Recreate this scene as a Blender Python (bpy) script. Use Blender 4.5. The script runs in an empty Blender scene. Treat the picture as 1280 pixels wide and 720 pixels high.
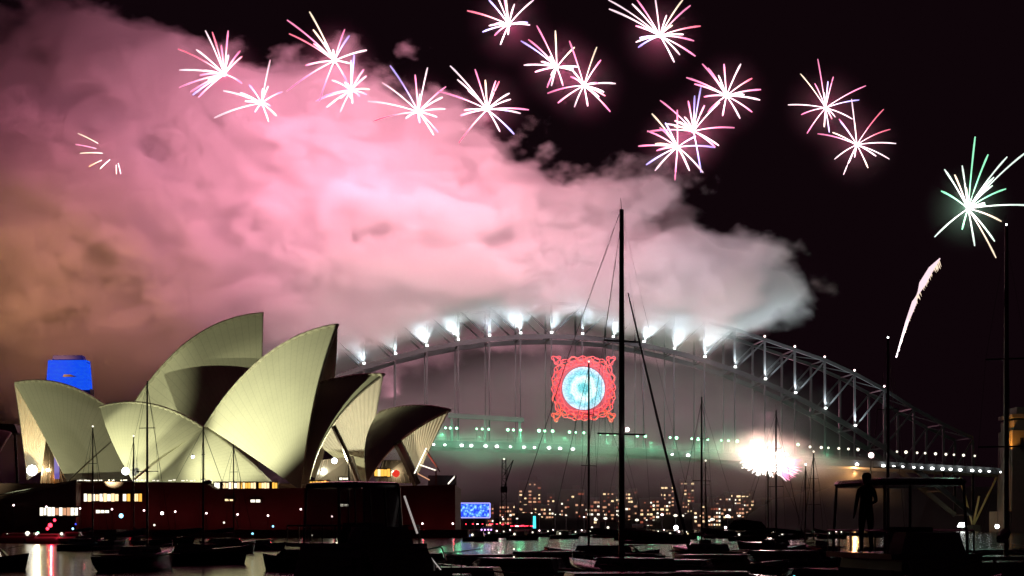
import bpy, math, random
from mathutils import Vector, Matrix
random.seed(7)
S = bpy.context.scene
C = S.collection
PI = math.pi
F, HOR, ZC = 2050.0, 658.0, 3.0       # focal length in photo pixels, horizon row, camera height

# ------------------------------------------------------------------ camera
cam = bpy.data.cameras.new('camera'); co = bpy.data.objects.new('camera', cam); C.objects.link(co)
co.location = (0, 0, ZC); co.rotation_euler = (PI/2, 0, 0)
cam.sensor_width = 36; cam.lens = F/1280*36
cam.shift_y = (HOR-360)/1280
cam.clip_start = 0.5; cam.clip_end = 9000
S.camera = co
S.render.resolution_x, S.render.resolution_y = 1024, 576

# ------------------------------------------------------------------ world: night sky over a lit city
w = bpy.data.worlds.new('World'); S.world = w; w.use_nodes = True
nt = w.node_tree; nt.nodes.clear()
sky = nt.nodes.new('ShaderNodeTexSky'); sky.sky_type = 'NISHITA'; sky.sun_disc = False
sky.sun_elevation = math.radians(-4); sky.sun_rotation = math.radians(200)
glow = nt.nodes.new('ShaderNodeBackground'); glow.inputs[0].default_value = (1.0, .34, .62, 1); glow.inputs[1].default_value = .0043
bg = nt.nodes.new('ShaderNodeBackground'); bg.inputs[1].default_value = 0.004
nt.links.new(sky.outputs[0], bg.inputs[0])
ad = nt.nodes.new('ShaderNodeAddShader'); wo = nt.nodes.new('ShaderNodeOutputWorld')
nt.links.new(bg.outputs[0], ad.inputs[0]); nt.links.new(glow.outputs[0], ad.inputs[1]); nt.links.new(ad.outputs[0], wo.inputs[0])

S.view_settings.view_transform = 'Standard'; S.view_settings.look = 'None'
S.view_settings.exposure = 0; S.view_settings.gamma = 1
cy = S.cycles
cy.max_bounces = 4; cy.diffuse_bounces = 2; cy.glossy_bounces = 2; cy.transmission_bounces = 2
cy.volume_bounces = 1; cy.transparent_max_bounces = 8
cy.volume_step_rate = 1.0; cy.volume_max_steps = 96
cy.sample_clamp_indirect = 3; cy.use_denoising = True; cy.use_light_tree = True
cy.caustics_reflective = False; cy.caustics_refractive = False

def at(px, py, Y):
    return Vector(((px-640)*Y/F, Y, ZC+(HOR-py)*Y/F))

def lamp(name, kind, loc, power, col, target=None, size=0.0, cone=60, blend=.6):
    l = bpy.data.lights.new(name, kind); l.energy = power; l.color = col
    l.shadow_soft_size = size
    o = bpy.data.objects.new(name, l); C.objects.link(o); o.location = loc
    if kind == 'SPOT':
        l.spot_size = math.radians(cone); l.spot_blend = blend
    if target is not None:
        o.rotation_euler = (Vector(target)-Vector(loc)).to_track_quat('-Z', 'Y').to_euler()
    return o

# floodlights on the shells (high ones added in mid-air, without masts)
LF = (-150, 372, 2.5)
lamp('floodlight_beam', 'SPOT', (-137, 443, 20), 1.7e5, (.98, 1, .58), (-112, 505, 25), 0, 32, .35)
lamp('floodlight_beam', 'SPOT', LF, 5.2e5, (.97, 1, .58), at(256, 440, 578), .25, 18.5, .25)
lamp('floodlight_beam', 'SPOT', (-133, 436, 17), 4.2e5, (.98, 1, .60), (-72.5, 488, 37), 0, 39, .6)
lamp('floodlight_beam', 'SPOT', (-112, 446, 16), 2.8e4, (.98, 1, .58), (-94, 482, 16), 0, 60, 1)
lamp('floodlight_beam', 'SPOT', (-215, 365, 3), 7.0e5, (.98, 1, .58), at(72, 520, 552), .25, 19, .5)
# added fill lamps lighting the smoke in firework colours, mostly away from the bursts
for px, py, pw, col in ((60, 120, .5, (1, .26, .40)), (281, 93, 1.2, (1, .32, .48)), (340, 129, 1.3, (1, .34, .5)), (418, 90, 1.3, (1, .34, .52)),
                        (470, 120, 1.2, (1, .36, .50)), (540, 160, 1.2, (1, .36, .48)), (620, 190, 1.1, (1, .38, .48)), (715, 230, .8, (1, .42, .52))):
    p = at(px, py, 826)
    lamp('firework_fill_light', 'SPOT', p, pw*5.6e5, col, p+Vector((-10, 150, 0)), 0, 118, 1)
for px, py, pw, col in ((120, 250, 1.0, (1, .34, .38)), (40, 290, .6, (1, .40, .34)), (280, 270, 1.0, (1, .32, .40)), (400, 270, 1.0, (1, .36, .43)), (520, 290, 1.0, (1, .44, .50)), (640, 320, 1.7, (1, .62, .68)), (760, 330, 2.0, (1, .68, .76)), (880, 345, 2.1, (.98, .74, .84)), (520, 350, .9, (1, .66, .68)), (400, 395, 1.3, (1, .60, .62)), (300, 350, .9, (1, .50, .52)), (480, 400, 1.1, (1, .70, .74)), (965, 360, 1.3, (.95, .78, .9))):
    p = at(px, py, 826)
    lamp('firework_fill_light', 'SPOT', p, pw*1.9e5, col, p+Vector((0, 150, 18)), 0, 100, 1)  # lower fill lamps, added where no burst goes off
for px, py, pw, col in ((345, 420, .7, (1, .45, .62)),):
    lamp('firework_fill_light', 'POINT', at(px, py, 990), pw*2.0e4, col)  # pink fill lamp added inside the plume
# mauve fill lamps added behind the arch, where no burst hangs
for px, py in ((500, 500), (620, 480), (740, 480), (860, 500), (960, 520)):
    lamp('firework_fill_light', 'POINT', at(px, py, 1125), 5.5e4, (1, .42, .55))

# orange fill lamps added in mid-air to warm the low end of the plume
for px, tx, ty, pw in ((20, 20, 330, 1.0), (140, 150, 370, 1.0), (60, 60, 440, .35)):
    lamp('orange_fill', 'SPOT', at(px, ty+20, 838), pw*2.4e5, (1, .44, .18), at(tx, ty, 940), 0, 88, 1)
# wash of the searchlights along the arch
for px, py, pw in ((448, 455, .7), (535, 430, 1.0), (610, 418, .9), (650, 414, 1.2), (692, 412, 1.3), (731, 412, 1.4), (772, 414, 1.1), (812, 420, 1.0), (850, 427, 1.0), (888, 434, 1.0)):
    p = at(px, py, 948)
    lamp('searchlight_wash', 'SPOT', p, pw*2.2e4, (.66, .86, 1), p+Vector((random.uniform(-8, 8), 14, 60)), 0, 140, 1)

# ------------------------------------------------------------------ helpers
def mat(name, col=(.5, .5, .5), rough=.6, metal=0, emit=None, es=1, spec=.5, noise=None):
    m = bpy.data.materials.new(name); m.use_nodes = True
    n = m.node_tree; b = n.nodes['Principled BSDF']
    b.inputs['Base Color'].default_value = (*col, 1); b.inputs['Roughness'].default_value = rough
    b.inputs['Metallic'].default_value = metal; b.inputs['Specular IOR Level'].default_value = spec
    if emit:
        b.inputs['Emission Color'].default_value = (*emit, 1); b.inputs['Emission Strength'].default_value = es
        m.cycles.emission_sampling = 'NONE'
    if noise:
        sc, amt = noise
        tc = n.nodes.new('ShaderNodeTexCoord'); nz = n.nodes.new('ShaderNodeTexNoise')
        nz.inputs['Scale'].default_value = sc; nz.inputs['Detail'].default_value = 6
        rp = n.nodes.new('ShaderNodeMapRange'); rp.inputs[3].default_value = 1-amt; rp.inputs[4].default_value = 1+amt
        mx = n.nodes.new('ShaderNodeMix'); mx.data_type = 'RGBA'; mx.blend_type = 'MULTIPLY'; mx.inputs[0].default_value = 1
        mx.inputs[6].default_value = (*col, 1)
        n.links.new(tc.outputs['Object'], nz.inputs['Vector']); n.links.new(nz.outputs[0], rp.inputs[0])
        n.links.new(rp.outputs[0], mx.inputs[7]); n.links.new(mx.outputs[2], b.inputs['Base Color'])
    return m

class MB:
    def __init__(s): s.v = []; s.f = []; s.m = []; s.uv = {}
    def add(s, vs, fs, mi=0):
        o = len(s.v); s.v += [tuple(v) for v in vs]; s.f += [tuple(i+o for i in f) for f in fs]; s.m += [mi]*len(fs); return s
    def box(s, c, d, rz=0, mi=0, top=1.0, R=None):
        hx, hy, hz = d[0]/2, d[1]/2, d[2]/2; M = R or Matrix.Rotation(rz, 3, 'Z'); c = Vector(c)
        vs = []
        for z, k in ((-hz, 1), (hz, top)):
            for x, y in ((-hx, -hy), (hx, -hy), (hx, hy), (-hx, hy)): vs.append(c+M @ Vector((x*k, y*k, z)))
        return s.add(vs, [(3, 2, 1, 0), (4, 5, 6, 7), (0, 1, 5, 4), (1, 2, 6, 5), (2, 3, 7, 6), (3, 0, 4, 7)], mi)
    def beam(s, a, b, wd, ht, mi=0):          # square bar between two points
        a = Vector(a); b = Vector(b); d = (b-a)
        q = d.to_track_quat('Z', 'Y').to_matrix()
        return s.box((a+b)/2, (wd, ht, d.length), mi=mi, R=q)
    def tube(s, pts, rs, n=8, mi=0):
        pts = [Vector(p) for p in pts]
        if not hasattr(rs, '__len__'): rs = [rs]*len(pts)
        vs = []; fs = []; k = len(pts)
        for i, p in enumerate(pts):
            t = (pts[min(i+1, k-1)]-pts[max(i-1, 0)])
            t = t.normalized() if t.length > 1e-9 else Vector((0, 0, 1))
            up = Vector((0, 0, 1)) if abs(t.z) < .9 else Vector((1, 0, 0))
            a = t.cross(up).normalized(); b = t.cross(a)
            for j in range(n):
                an = 2*PI*j/n; vs.append(p+(a*math.cos(an)+b*math.sin(an))*rs[i])
        for i in range(k-1):
            for j in range(n):
                j2 = (j+1) % n; fs.append((i*n+j, i*n+j2, (i+1)*n+j2, (i+1)*n+j))
        fs.append(tuple(range(n))[::-1]); fs.append(tuple((k-1)*n+j for j in range(n)))
        return s.add(vs, fs, mi)
    def ball(s, c, r, n=10, sc=(1, 1, 1), mi=0):
        vs = []; fs = []; m = n//2
        for i in range(m+1):
            th = PI*i/m
            for j in range(n):
                ph = 2*PI*j/n
                vs.append(Vector(c)+Vector((r*sc[0]*math.sin(th)*math.cos(ph), r*sc[1]*math.sin(th)*math.sin(ph), r*sc[2]*math.cos(th))))
        for i in range(m):
            for j in range(n):
                j2 = (j+1) % n; fs.append((i*n+j, (i+1)*n+j, (i+1)*n+j2, i*n+j2))
        return s.add(vs, fs, mi)
    def prism(s, poly, y0, y1, mi=0):         # polygon of (x, z) swept along y
        k = len(poly)
        vs = [(x, y0, z) for x, z in poly]+[(x, y1, z) for x, z in poly]
        fs = [tuple(range(k)), tuple(range(2*k-1, k-1, -1))]+[(i, i+k, (i+1) % k+k, (i+1) % k) for i in range(k)]
        return s.add(vs, fs, mi)
    def build(s, name, m, parent=None, smooth=False):
        me = bpy.data.meshes.new(name); me.from_pydata(s.v, [], s.f); me.validate()
        for x in (m if isinstance(m, (list, tuple)) else [m]): me.materials.append(x)
        if len(me.polygons) == len(s.m): me.polygons.foreach_set('material_index', s.m)
        if smooth: me.polygons.foreach_set('use_smooth', [True]*len(me.polygons))
        me.update()
        o = bpy.data.objects.new(name, me); C.objects.link(o)
        if parent: o.parent = parent
        return o

def tag(o, label=None, cat=None, group=None, kind=None):
    if label: o['label'] = label
    if cat: o['category'] = cat
    if group: o['group'] = group
    if kind: o['kind'] = kind
    return o
def empty(name, loc, rz=0, label=None, cat=None, group=None):
    o = bpy.data.objects.new(name, None); C.objects.link(o); o.location = loc; o.rotation_euler = (0, 0, rz)
    return tag(o, label, cat, group)
ORD = ['first', 'second', 'third', 'fourth', 'fifth', 'sixth', 'seventh', 'eighth', 'ninth', 'tenth', 'eleventh', 'twelfth', 'thirteenth',
       'fourteenth', 'fifteenth', 'sixteenth', 'seventeenth', 'eighteenth', 'nineteenth', 'twentieth', 'twenty-first', 'twenty-second',
       'twenty-third', 'twenty-fourth', 'twenty-fifth', 'twenty-sixth', 'twenty-seventh', 'twenty-eighth', 'twenty-ninth', 'thirtieth']

# ------------------------------------------------------------------ materials
M = {}
M['steel'] = mat('dark_steel', (.035, .036, .038), .5, .3, noise=(.3, .3))
M['deck'] = mat('bridge_deck_paint', (.07, .075, .08), .6)
M['granite'] = mat('podium_granite', (.095, .045, .036), .75, noise=(.35, .25))
M['glass'] = mat('bronze_glass', (.03, .025, .02), .12, 0, spec=.8)
M['mullion'] = mat('bronze_mullion', (.06, .045, .035), .5, .4)
M['gel'] = mat('boat_gelcoat', (.10, .10, .105), .25)
M['geldark'] = mat('navy_gelcoat', (.03, .034, .045), .22)
M['teak'] = mat('teak_deck', (.16, .10, .06), .7, noise=(6, .3))
M['alu'] = mat('mast_aluminium', (.10, .10, .10), .4, .6)
M['wire'] = mat('rigging_wire', (.06, .06, .06), .5, .5)
M['canvas'] = mat('dark_canvas', (.03, .035, .05), .9, noise=(8, .3))
M['skin'] = mat('skin', (.35, .22, .16), .6)
M['cloth'] = mat('dark_cloth', (.03, .03, .035), .9, noise=(20, .3))
M['tile'] = None
def glowm(name, c, s): 
    M[name] = mat(name, (.1, .1, .1), .5, 0, c, s); return M[name]
glowm('warm_window', (1, .72, .38), 1.6); glowm('amber_window', (1, .52, .08), 1.3); glowm('pale_window', (1, .93, .75), 1.8)
glowm('white_lamp', (.95, 1, .97), 9); glowm('green_lamp', (.35, 1, .55), 5); glowm('pink_lamp', (1, .72, .72), 5)
glowm('red_lamp', (1, .03, .06), 6); glowm('blue_light', (.01, .09, 1), 1.6); glowm('cyan_light', (.08, .8, 1), 1.6)
glowm('blue_lamp', (.25, .7, 1), 4); glowm('orange_lamp', (1, .35, .08), 4); glowm('dim_window', (1, .5, .28), .8); glowm('red_window', (.9, .20, .10), .38)

# ------------------------------------------------------------------ ground, water
wm = bpy.data.materials.new('harbour_water'); wm.use_nodes = True; n = wm.node_tree; b = n.nodes['Principled BSDF']
b.inputs['Base Color'].default_value = (.006, .009, .010, 1); b.inputs['Roughness'].default_value = .12; b.inputs['IOR'].default_value = 1.33
tc = n.nodes.new('ShaderNodeTexCoord'); mp = n.nodes.new('ShaderNodeMapping'); mp.inputs['Scale'].default_value = (.22, .9, 1)
nz = n.nodes.new('ShaderNodeTexNoise'); nz.inputs['Scale'].default_value = 1.0; nz.inputs['Detail'].default_value = 3
bp = n.nodes.new('ShaderNodeBump'); bp.inputs['Strength'].default_value = .6; bp.inputs['Distance'].default_value = .13
n.links.new(tc.outputs['Object'], mp.inputs[0]); n.links.new(mp.outputs[0], nz.inputs['Vector']); n.links.new(nz.outputs[0], bp.inputs['Height']); n.links.new(bp.outputs[0], b.inputs['Normal'])
mb = MB(); mb.add([(-4000, -300, 0), (4000, -300, 0), (4000, 8000, 0), (-4000, 8000, 0)], [(0, 1, 2, 3)])
tag(mb.build('water', wm), kind='structure')

def terrain(name, pts, y0, y1, m):             # a hill: ridge heights along x, rounded in depth
    mb = MB(); N = len(pts); K = 7; vs = []; fs = []
    for i, (x, z) in enumerate(pts):
        for k in range(K):
            t = k/(K-1); vs.append((x+random.uniform(-3, 3), y0+(y1-y0)*t, max(-1, z*math.sin(PI*min(1, .08+t*.92))**.6*(1+random.uniform(-.08, .08))) if 0 < k < K-1 else -1))
    for i in range(N-1):
        for k in range(K-1): fs.append((i*K+k, (i+1)*K+k, (i+1)*K+k+1, i*K+k+1))
    mb.add(vs, fs); return tag(mb.build(name, m, smooth=True), kind='structure')
land = mat('dark_land', (.015, .017, .014), .95, noise=(.02, .4))
pts = []
for i in range(60):
    px = 560+i*14; y = 652-10*math.sin(i*.21)**2-(18*math.exp(-((px-1045)/45)**2))-4*random.random()
    pts.append(((px-640)*1560/F, (HOR-y)*1560/F+3))
terrain('hill', pts, 1480, 1900, land)
pts = [((px-640)*1250/F, 3+(HOR-(608+((px-1060)/70)**2*14 if px < 1060 else 608))*1250/F) for px in range(940, 1400, 14)]
terrain('hill', pts, 1180, 1420, land)

# ------------------------------------------------------------------ smoke
def smoke_material(name, top, bot, y_mid, half, dens, namp, nscale, soft, col, xr, detail=6, off=.52, fine=0):
    m = bpy.data.materials.new(name); m.use_nodes = True; n = m.node_tree; n.nodes.clear(); L = n.links.new
    out = n.nodes.new('ShaderNodeOutputMaterial'); pv = n.nodes.new('ShaderNodeVolumePrincipled')
    pv.inputs['Color'].default_value = (*col, 1); pv.inputs['Anisotropy'].default_value = 0
    L(pv.outputs[0], out.inputs['Volume'])
    tc = n.nodes.new('ShaderNodeTexCoord'); sp = n.nodes.new('ShaderNodeSeparateXYZ'); L(tc.outputs['Object'], sp.inputs[0])
    def mth(op, a, b=None, c=None):
        k = n.nodes.new('ShaderNodeMath'); k.operation = op
        for i, x in enumerate((a, b, c)):
            if x is None: continue
            if isinstance(x, (int, float)): k.inputs[i].default_value = x
            else: L(x, k.inputs[i])
        return k.outputs[0]
    x0, x1 = xr
    u = mth('DIVIDE', mth('SUBTRACT', sp.outputs[0], x0), x1-x0)
    def curve(pts):
        fc = n.nodes.new('ShaderNodeFloatCurve'); cm = fc.mapping; c = cm.curves[0]
        q = [((x-x0)/(x1-x0), z/400.) for x, z in pts]
        c.points[0].location = q[0]; c.points[1].location = q[-1]
        for a in q[1:-1]: c.points.new(*a)
        cm.update(); L(u, fc.inputs['Value']); return mth('MULTIPLY', fc.outputs[0], 400.)
    zt, zb = curve(top), curve(bot)
    d = mth('MINIMUM', mth('SUBTRACT', zt, sp.outputs[2]), mth('SUBTRACT', sp.outputs[2], zb))
    d1 = mth('SUBTRACT', half, mth('ABSOLUTE', mth('SUBTRACT', sp.outputs[1], y_mid)))
    d = mth('SMOOTH_MIN', d, d1, 18.)
    nz = n.nodes.new('ShaderNodeTexNoise'); nz.inputs['Scale'].default_value = nscale; nz.inputs['Detail'].default_value = detail
    nz.inputs['Roughness'].default_value = .60; nz.inputs['Distortion'].default_value = .12
    mp = n.nodes.new('ShaderNodeMapping'); mp.inputs['Rotation'].default_value = (0, .45, 0); mp.inputs['Scale'].default_value = (.8, 1, 1.15)
    L(tc.outputs['Object'], mp.inputs[0]); L(mp.outputs[0], nz.inputs['Vector'])
    cl = n.nodes.new('ShaderNodeMapRange'); L(mth('SUBTRACT', sp.outputs[2], zb), cl.inputs[0]); cl.inputs[1].default_value = 0; cl.inputs[2].default_value = 35; cl.inputs[3].default_value = .42; cl.inputs[4].default_value = 1
    d = mth('ADD', d, mth('MULTIPLY', mth('MULTIPLY', mth('SUBTRACT', nz.outputs[0], off), namp), cl.outputs[0]))
    if fine:
        er = n.nodes.new('ShaderNodeMapRange'); L(sp.outputs[2], er.inputs[0]); er.inputs[1].default_value = 225; er.inputs[2].default_value = 305; er.inputs[3].default_value = 0; er.inputs[4].default_value = 30
        d = mth('SUBTRACT', d, er.outputs[0])
        n2 = n.nodes.new('ShaderNodeTexNoise'); n2.inputs['Scale'].default_value = 1/26.; n2.inputs['Detail'].default_value = 4; L(mp.outputs[0], n2.inputs['Vector'])
        d = mth('ADD', d, mth('MULTIPLY', mth('SUBTRACT', n2.outputs[0], .5), mth('MULTIPLY', cl.outputs[0], fine)))
    k = n.nodes.new('ShaderNodeMapRange'); k.interpolation_type = 'SMOOTHSTEP'; L(d, k.inputs[0])
    k.inputs[1].default_value = 0; k.inputs[2].default_value = soft; k.inputs[3].default_value = 0; k.inputs[4].default_value = dens
    L(k.outputs[0], pv.inputs['Density'])
    m.cycles.volume_sampling = 'MULTIPLE_IMPORTANCE'
    m.cycles.volume_step_rate = 1.0
    return m
YP = 1000.
def wx(px): return (px-640)*YP/F
def wz(py): return ZC+(HOR-py)*YP/F
TOP = [(-90, -45), (0, -40), (80, -30), (160, -10), (230, 22), (300, 48), (400, 62), (480, 80), (560, 126), (640, 172), (700, 206), (760, 240), (830, 262), (880, 300), (930, 330), (975, 356), (1000, 388), (1040, 480)]
BOT = [(-90, 640), (300, 620), (380, 560), (420, 486), (480, 462), (530, 447), (600, 435), (692, 427), (770, 430), (850, 434), (900, 416), (960, 396), (1010, 384), (1050, 376)]
def outline(top, bot, pad):
    return [(wx(a), wz(b)+pad) for a, b in top]+[(wx(a), wz(b)-pad) for a, b in bot[::-1]]
sm = smoke_material('firework_smoke', [(wx(a), wz(b)) for a, b in TOP], [(wx(a), wz(b)) for a, b in BOT], 1014, 110, .078, 175, 1/95., 17, (.93, .93, .93), (wx(-90), wx(1050)), detail=5, fine=84)
mb = MB(); mb.prism([(wx(-90), wz(660)), (wx(400), wz(640)), (wx(470), wz(480)), (wx(692), wz(432)), (wx(860), wz(445)), (wx(1060), wz(470)), (wx(1060), wz(330)), (wx(900), wz(210)), (wx(700), wz(110)), (wx(520), wz(20)), (wx(300), wz(-50)), (wx(-90), wz(-60))], 850, 1150)
sm.cycles.volume_step_rate = .36
tag(mb.build('smoke_cloud', sm), 'huge plume of pink lit firework smoke drifting left over the arch bridge', 'smoke', kind='stuff')
# thin haze hanging under and behind the arch
HT = [(420, 440), (480, 430), (600, 405), (692, 400), (800, 405), (900, 420), (1000, 470), (1060, 540), (1110, 600)]
HB = [(420, 660), (600, 655), (900, 655), (1110, 640)]
hm = smoke_material('thin_haze', [(wx(a), wz(b)) for a, b in HT], [(wx(a), wz(b)) for a, b in HB], 1040, 75, .008, 80, 1/55., 60, (.9, .9, .9), (wx(420), wx(1110)), detail=3, off=.47)
hm.cycles.volume_step_rate = .6
mb = MB(); mb.prism([(wx(440), wz(650)), (wx(1120), wz(650)), (wx(1120), wz(560)), (wx(1010), wz(450)), (wx(900), wz(400)), (wx(692), wz(385)), (wx(480), wz(420)), (wx(440), wz(450))], 945, 1130)
tag(mb.build('low_smoke', hm), 'thin mauve and green lit smoke hanging beneath the bridge arch', 'smoke', kind='stuff')

MT = [(420, 516), (560, 526), (700, 533), (900, 540), (1000, 552), (1080, 575), (1110, 600)]
MBt = [(420, 590), (560, 600), (700, 594), (900, 598), (1000, 606), (1110, 604)]
dmm = smoke_material('deck_mist', [(wx(a), wz(b)) for a, b in MT], [(wx(a), wz(b)) for a, b in MBt], 955, 34, .04, 62, 1/38., 26, (.92, .92, .92), (wx(420), wx(1110)), detail=4, off=.53)
dmm.cycles.volume_step_rate = .3
mb = MB(); mb.prism([(wx(440), wz(622)), (wx(1120), wz(622)), (wx(1120), wz(560)), (wx(980), wz(520)), (wx(700), wz(500)), (wx(440), wz(490))], 915, 997)
tag(mb.build('deck_smoke', dmm), 'torn band of smoke lit green by the lamps along the bridge deck', 'smoke', kind='stuff')
# ------------------------------------------------------------------ bridge
NA = Vector((281, 1000, 0)); NB = Vector((281-18.4*28, 950, 0))
AX = (NB-NA).normalized(); PER = Vector((-AX.y, AX.x, 0)); PER = PER if PER.y > 0 else -PER
def node(i, z, far=0): p = NA+(NB-NA)*(i/28.); p = p+PER*far; return Vector((p.x, p.y, z))
UZ = [57, 65, 74.6, 86, 95.5, 103.5, 109.5, 115.5, 121.5, 126, 129.5, 132, 134, 135.2, 135.8]
def uz(i): i = i if i <= 14 else 28-i; return UZ[i]
def lz(i): return 116-106*(abs(14-i)/14.)**2
def dz(i): return 51.8+(14-i)*-.9 if i < 14 else 51.8+(i-14)*.45
br = empty('arch_bridge', node(14, 0), 0, 'steel arch bridge with twin trusses, dark hangers and a lamp-lit deck under the smoke', 'bridge')
def bbuild(mb, name, m, parent=br, smooth=False):
    o = node(14, 0); mb.v = [(x-o.x, y-o.y, z-o.z) for x, y, z in mb.v] if parent else mb.v
    return mb.build(name, m, parent, smooth)
for far in (0, 30):
    a = MB(); b_ = MB()
    for i in range(28):
        a.beam(node(i, uz(i), far), node(i+1, uz(i+1), far), 1.5, 1.9); b_.beam(node(i, lz(i), far), node(i+1, lz(i+1), far), 2.0, 2.8)
    bbuild(a, 'top_chord', M['steel']); bbuild(b_, 'bottom_chord', M['steel'])
    for i in range(29):
        bbuild(MB().beam(node(i, lz(i)+1.2, far), node(i, uz(i)-.8, far), 1.3, 1.1), 'truss_post', M['steel'])
        if lz(i) > dz(i)+4: bbuild(MB().beam(node(i, dz(i)+1, far), node(i, lz(i)-1.2, far), .8, .8), 'hanger', M['steel'])
        elif lz(i) < dz(i)-8: bbuild(MB().beam(node(i, lz(i)+1, far), node(i, dz(i)-4, far), 1.1, 1.1), 'spandrel_post', M['steel'])
    for i in range(28):
        p = (node(i+1, lz(i+1)+.8, far), node(i, uz(i)-.8, far)) if i < 14 else (node(i, lz(i)+.8, far), node(i+1, uz(i+1)-.8, far))
        bbuild(MB().beam(p[0], p[1], 1.0, .9), 'diagonal', M['steel'])
a = MB()
for i in range(0, 29): a.beam(node(i, uz(i), 1), node(i, uz(i), 29), .7, .7)
for i in range(28): a.beam(node(i, uz(i), 1), node(i+1, uz(i+1), 29), .5, .5)
bbuild(a, 'top_bracing', M['steel'])
for i in range(0, 29): bbuild(MB().beam(node(i, lz(i), 1), node(i, lz(i), 29), .8, .8), 'cross_brace', M['steel'])
def dp(t, z, far): p = NA+(NB-NA)*(t/28.)+PER*far; k = 51.8+(14-t)*-.9 if t < 14 else 51.8+(t-14)*.45; return Vector((p.x, p.y, k+z))
a = MB(); N = 40
for k in range(N):
    t0, t1 = -6+34*k/N, -6+34*(k+1)/N
    vs = [dp(t0, -4, -5), dp(t0, 0, -8), dp(t0, 0, 38), dp(t0, -4, 35), dp(t1, -4, -5), dp(t1, 0, -8), dp(t1, 0, 38), dp(t1, -4, 35)]
    a.add(vs, [(0, 4, 5, 1), (1, 5, 6, 2), (2, 6, 7, 3), (3, 7, 4, 0), (0, 1, 2, 3), (7, 6, 5, 4)])
dk = bbuild(a, 'deck', M['deck'])
a = MB()
for k in range(2*N):
    t0 = -6+34*k/(2*N); a.beam(dp(t0, 0, -7.6), dp(t0, 1.6, -7.6), .15, .15)
for z in (.8, 1.6): a.beam(dp(-6, z, -7.6), dp(14, z, -7.6), .18, .18); a.beam(dp(14, z, -7.6), dp(28, z, -7.6), .18, .18)
bbuild(a, 'railing', M['steel'])
# white lamps along the lower edge, green ones in threes on the roadway
px_lamps = [542, 556, 577, 589, 607, 621, 638, 655, 668, 686, 700, 716, 840, 860, 1063+8, 1104, 1117, 1128, 1142, 1152, 1165, 1178, 1188, 1200, 1215, 1225, 1236, 1251, 1273]
def t_of(px):
    lo, hi = -6., 28.
    for _ in range(40):
        mid = (lo+hi)/2; p = dp(mid, 0, -8)
        if 640+p.x/p.y*F > px: lo = mid
        else: hi = mid
    return lo
for px in px_lamps:
    p = dp(t_of(px), -2.6, -8.4); r = random.uniform(.75, 1.25)
    bbuild(MB().ball(p, r, 8, (1, .6, .7)), 'deck_lamp', M['white_lamp'])
def glamp(px, mm, dzz=6):
    t = t_of(px); p = dp(t, dzz, -7); q = MB().beam(dp(t, 0, -7), p, .2, .2); o = bbuild(q, 'lamp_post', M['steel'])
    g = MB().ball(p+Vector((0, -.3, .4)), random.uniform(.6, 1.05), 8); bbuild(g, 'lantern', M[mm]).parent = o
gpx = [557, 563, 571, 596, 603, 611, 635, 642, 651, 674, 681, 691, 712, 720, 730, 751, 760, 769, 797, 807, 838, 846, 865, 873, 885, 902, 911, 922, 940, 962, 998, 1013, 1027, 1036, 1049, 1061, 1073, 1122, 1133, 1147, 1157, 1170, 1183, 1193, 1205, 1219, 1254, 1267]
for px in gpx: glamp(px, 'green_lamp' if px < 1000 else 'pale_window', 7 if px < 1000 else 6)
# searchlights at the foot of each truss post, small lamps along the top chord
for i in range(4, 24):
    p = node(i, lz(i)+2.2)-PER*1.9
    bbuild(MB().box(p, (1.3, 1.0, .9)), 'searchlight', M['white_lamp'])
    pw = 5.5e4 if 8 < i < 24 else 6.5e4
    sgn = 1 if i <= 14 else -1
    lamp('searchlight_beam', 'SPOT', p+Vector((0, -.6, .9)), pw*1.15*(1+.5*random.random()), (.82, .95, 1), p+Vector((sgn*5.5, 1.4, 15)), .25, 96, .9)
for i in list(range(3, 25)):
    bbuild(MB().ball(node(i, uz(i)+2.0), .62, 8), 'chord_lamp', M['pink_lamp'])
# maintenance gantry slung over the deck
t0, t1 = t_of(655), t_of(560)
a = MB(); a.beam(dp(t0, 13.5, -6), dp(t1, 15, -6), 3, 2.6)
for px in (607, 650, 565): t = t_of(px); a.beam(dp(t, 0, -6), dp(t, 13, -6), 1.6, 1.6)
bbuild(a, 'gantry', M['deck'])
for px in (552, 572, 600, 625, 648, 676, 704, 730, 758, 785, 812, 842, 870, 893, 915, 1000, 1030):     # the green lamps' light on the smoke about the deck
    p = dp(t_of(px), 8, -14); lamp('green_lamp_light', 'POINT', p-Vector((0, 0, 5)), 5.2e3*random.uniform(.5, 1.5), (.16, 1, .48), size=0)
# granite pylon at the far end
pc = Vector((at(1280, 0, 985).x, 985, 0))
py_ = empty('bridge_pylon', pc, 0, 'tall granite bridge pylon with one face floodlit amber, at the right end of the deck', 'pylon')
st = mat('pylon_granite', (.09, .07, .055), .8, noise=(.5, .25))
a = MB(); a.box((0, 0, 30), (24, 30, 60), top=.93); a.box((0, 0, 63), (20, 26, 6)); a.box((0, 0, 68.5), (22.5, 28, 2.2)); a.box((0, 0, 72), (15, 20, 4)); a.build('tower', st, py_)
for x in (-6, 0, 6): MB().box((x, -15.2, 52), (2, .6, 7)).build('window', M['glass'], py_)
lamp('pylon_floodlight', 'SPOT', pc+Vector((-20, -16, 44)), 1.0e5, (1, .42, .06), pc+Vector((-6, -8, 66)), .3, 60, .7)
bs = MB().box((0, 0, 6), (30, 40, 12)); bs.build('base', st, py_)

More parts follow.
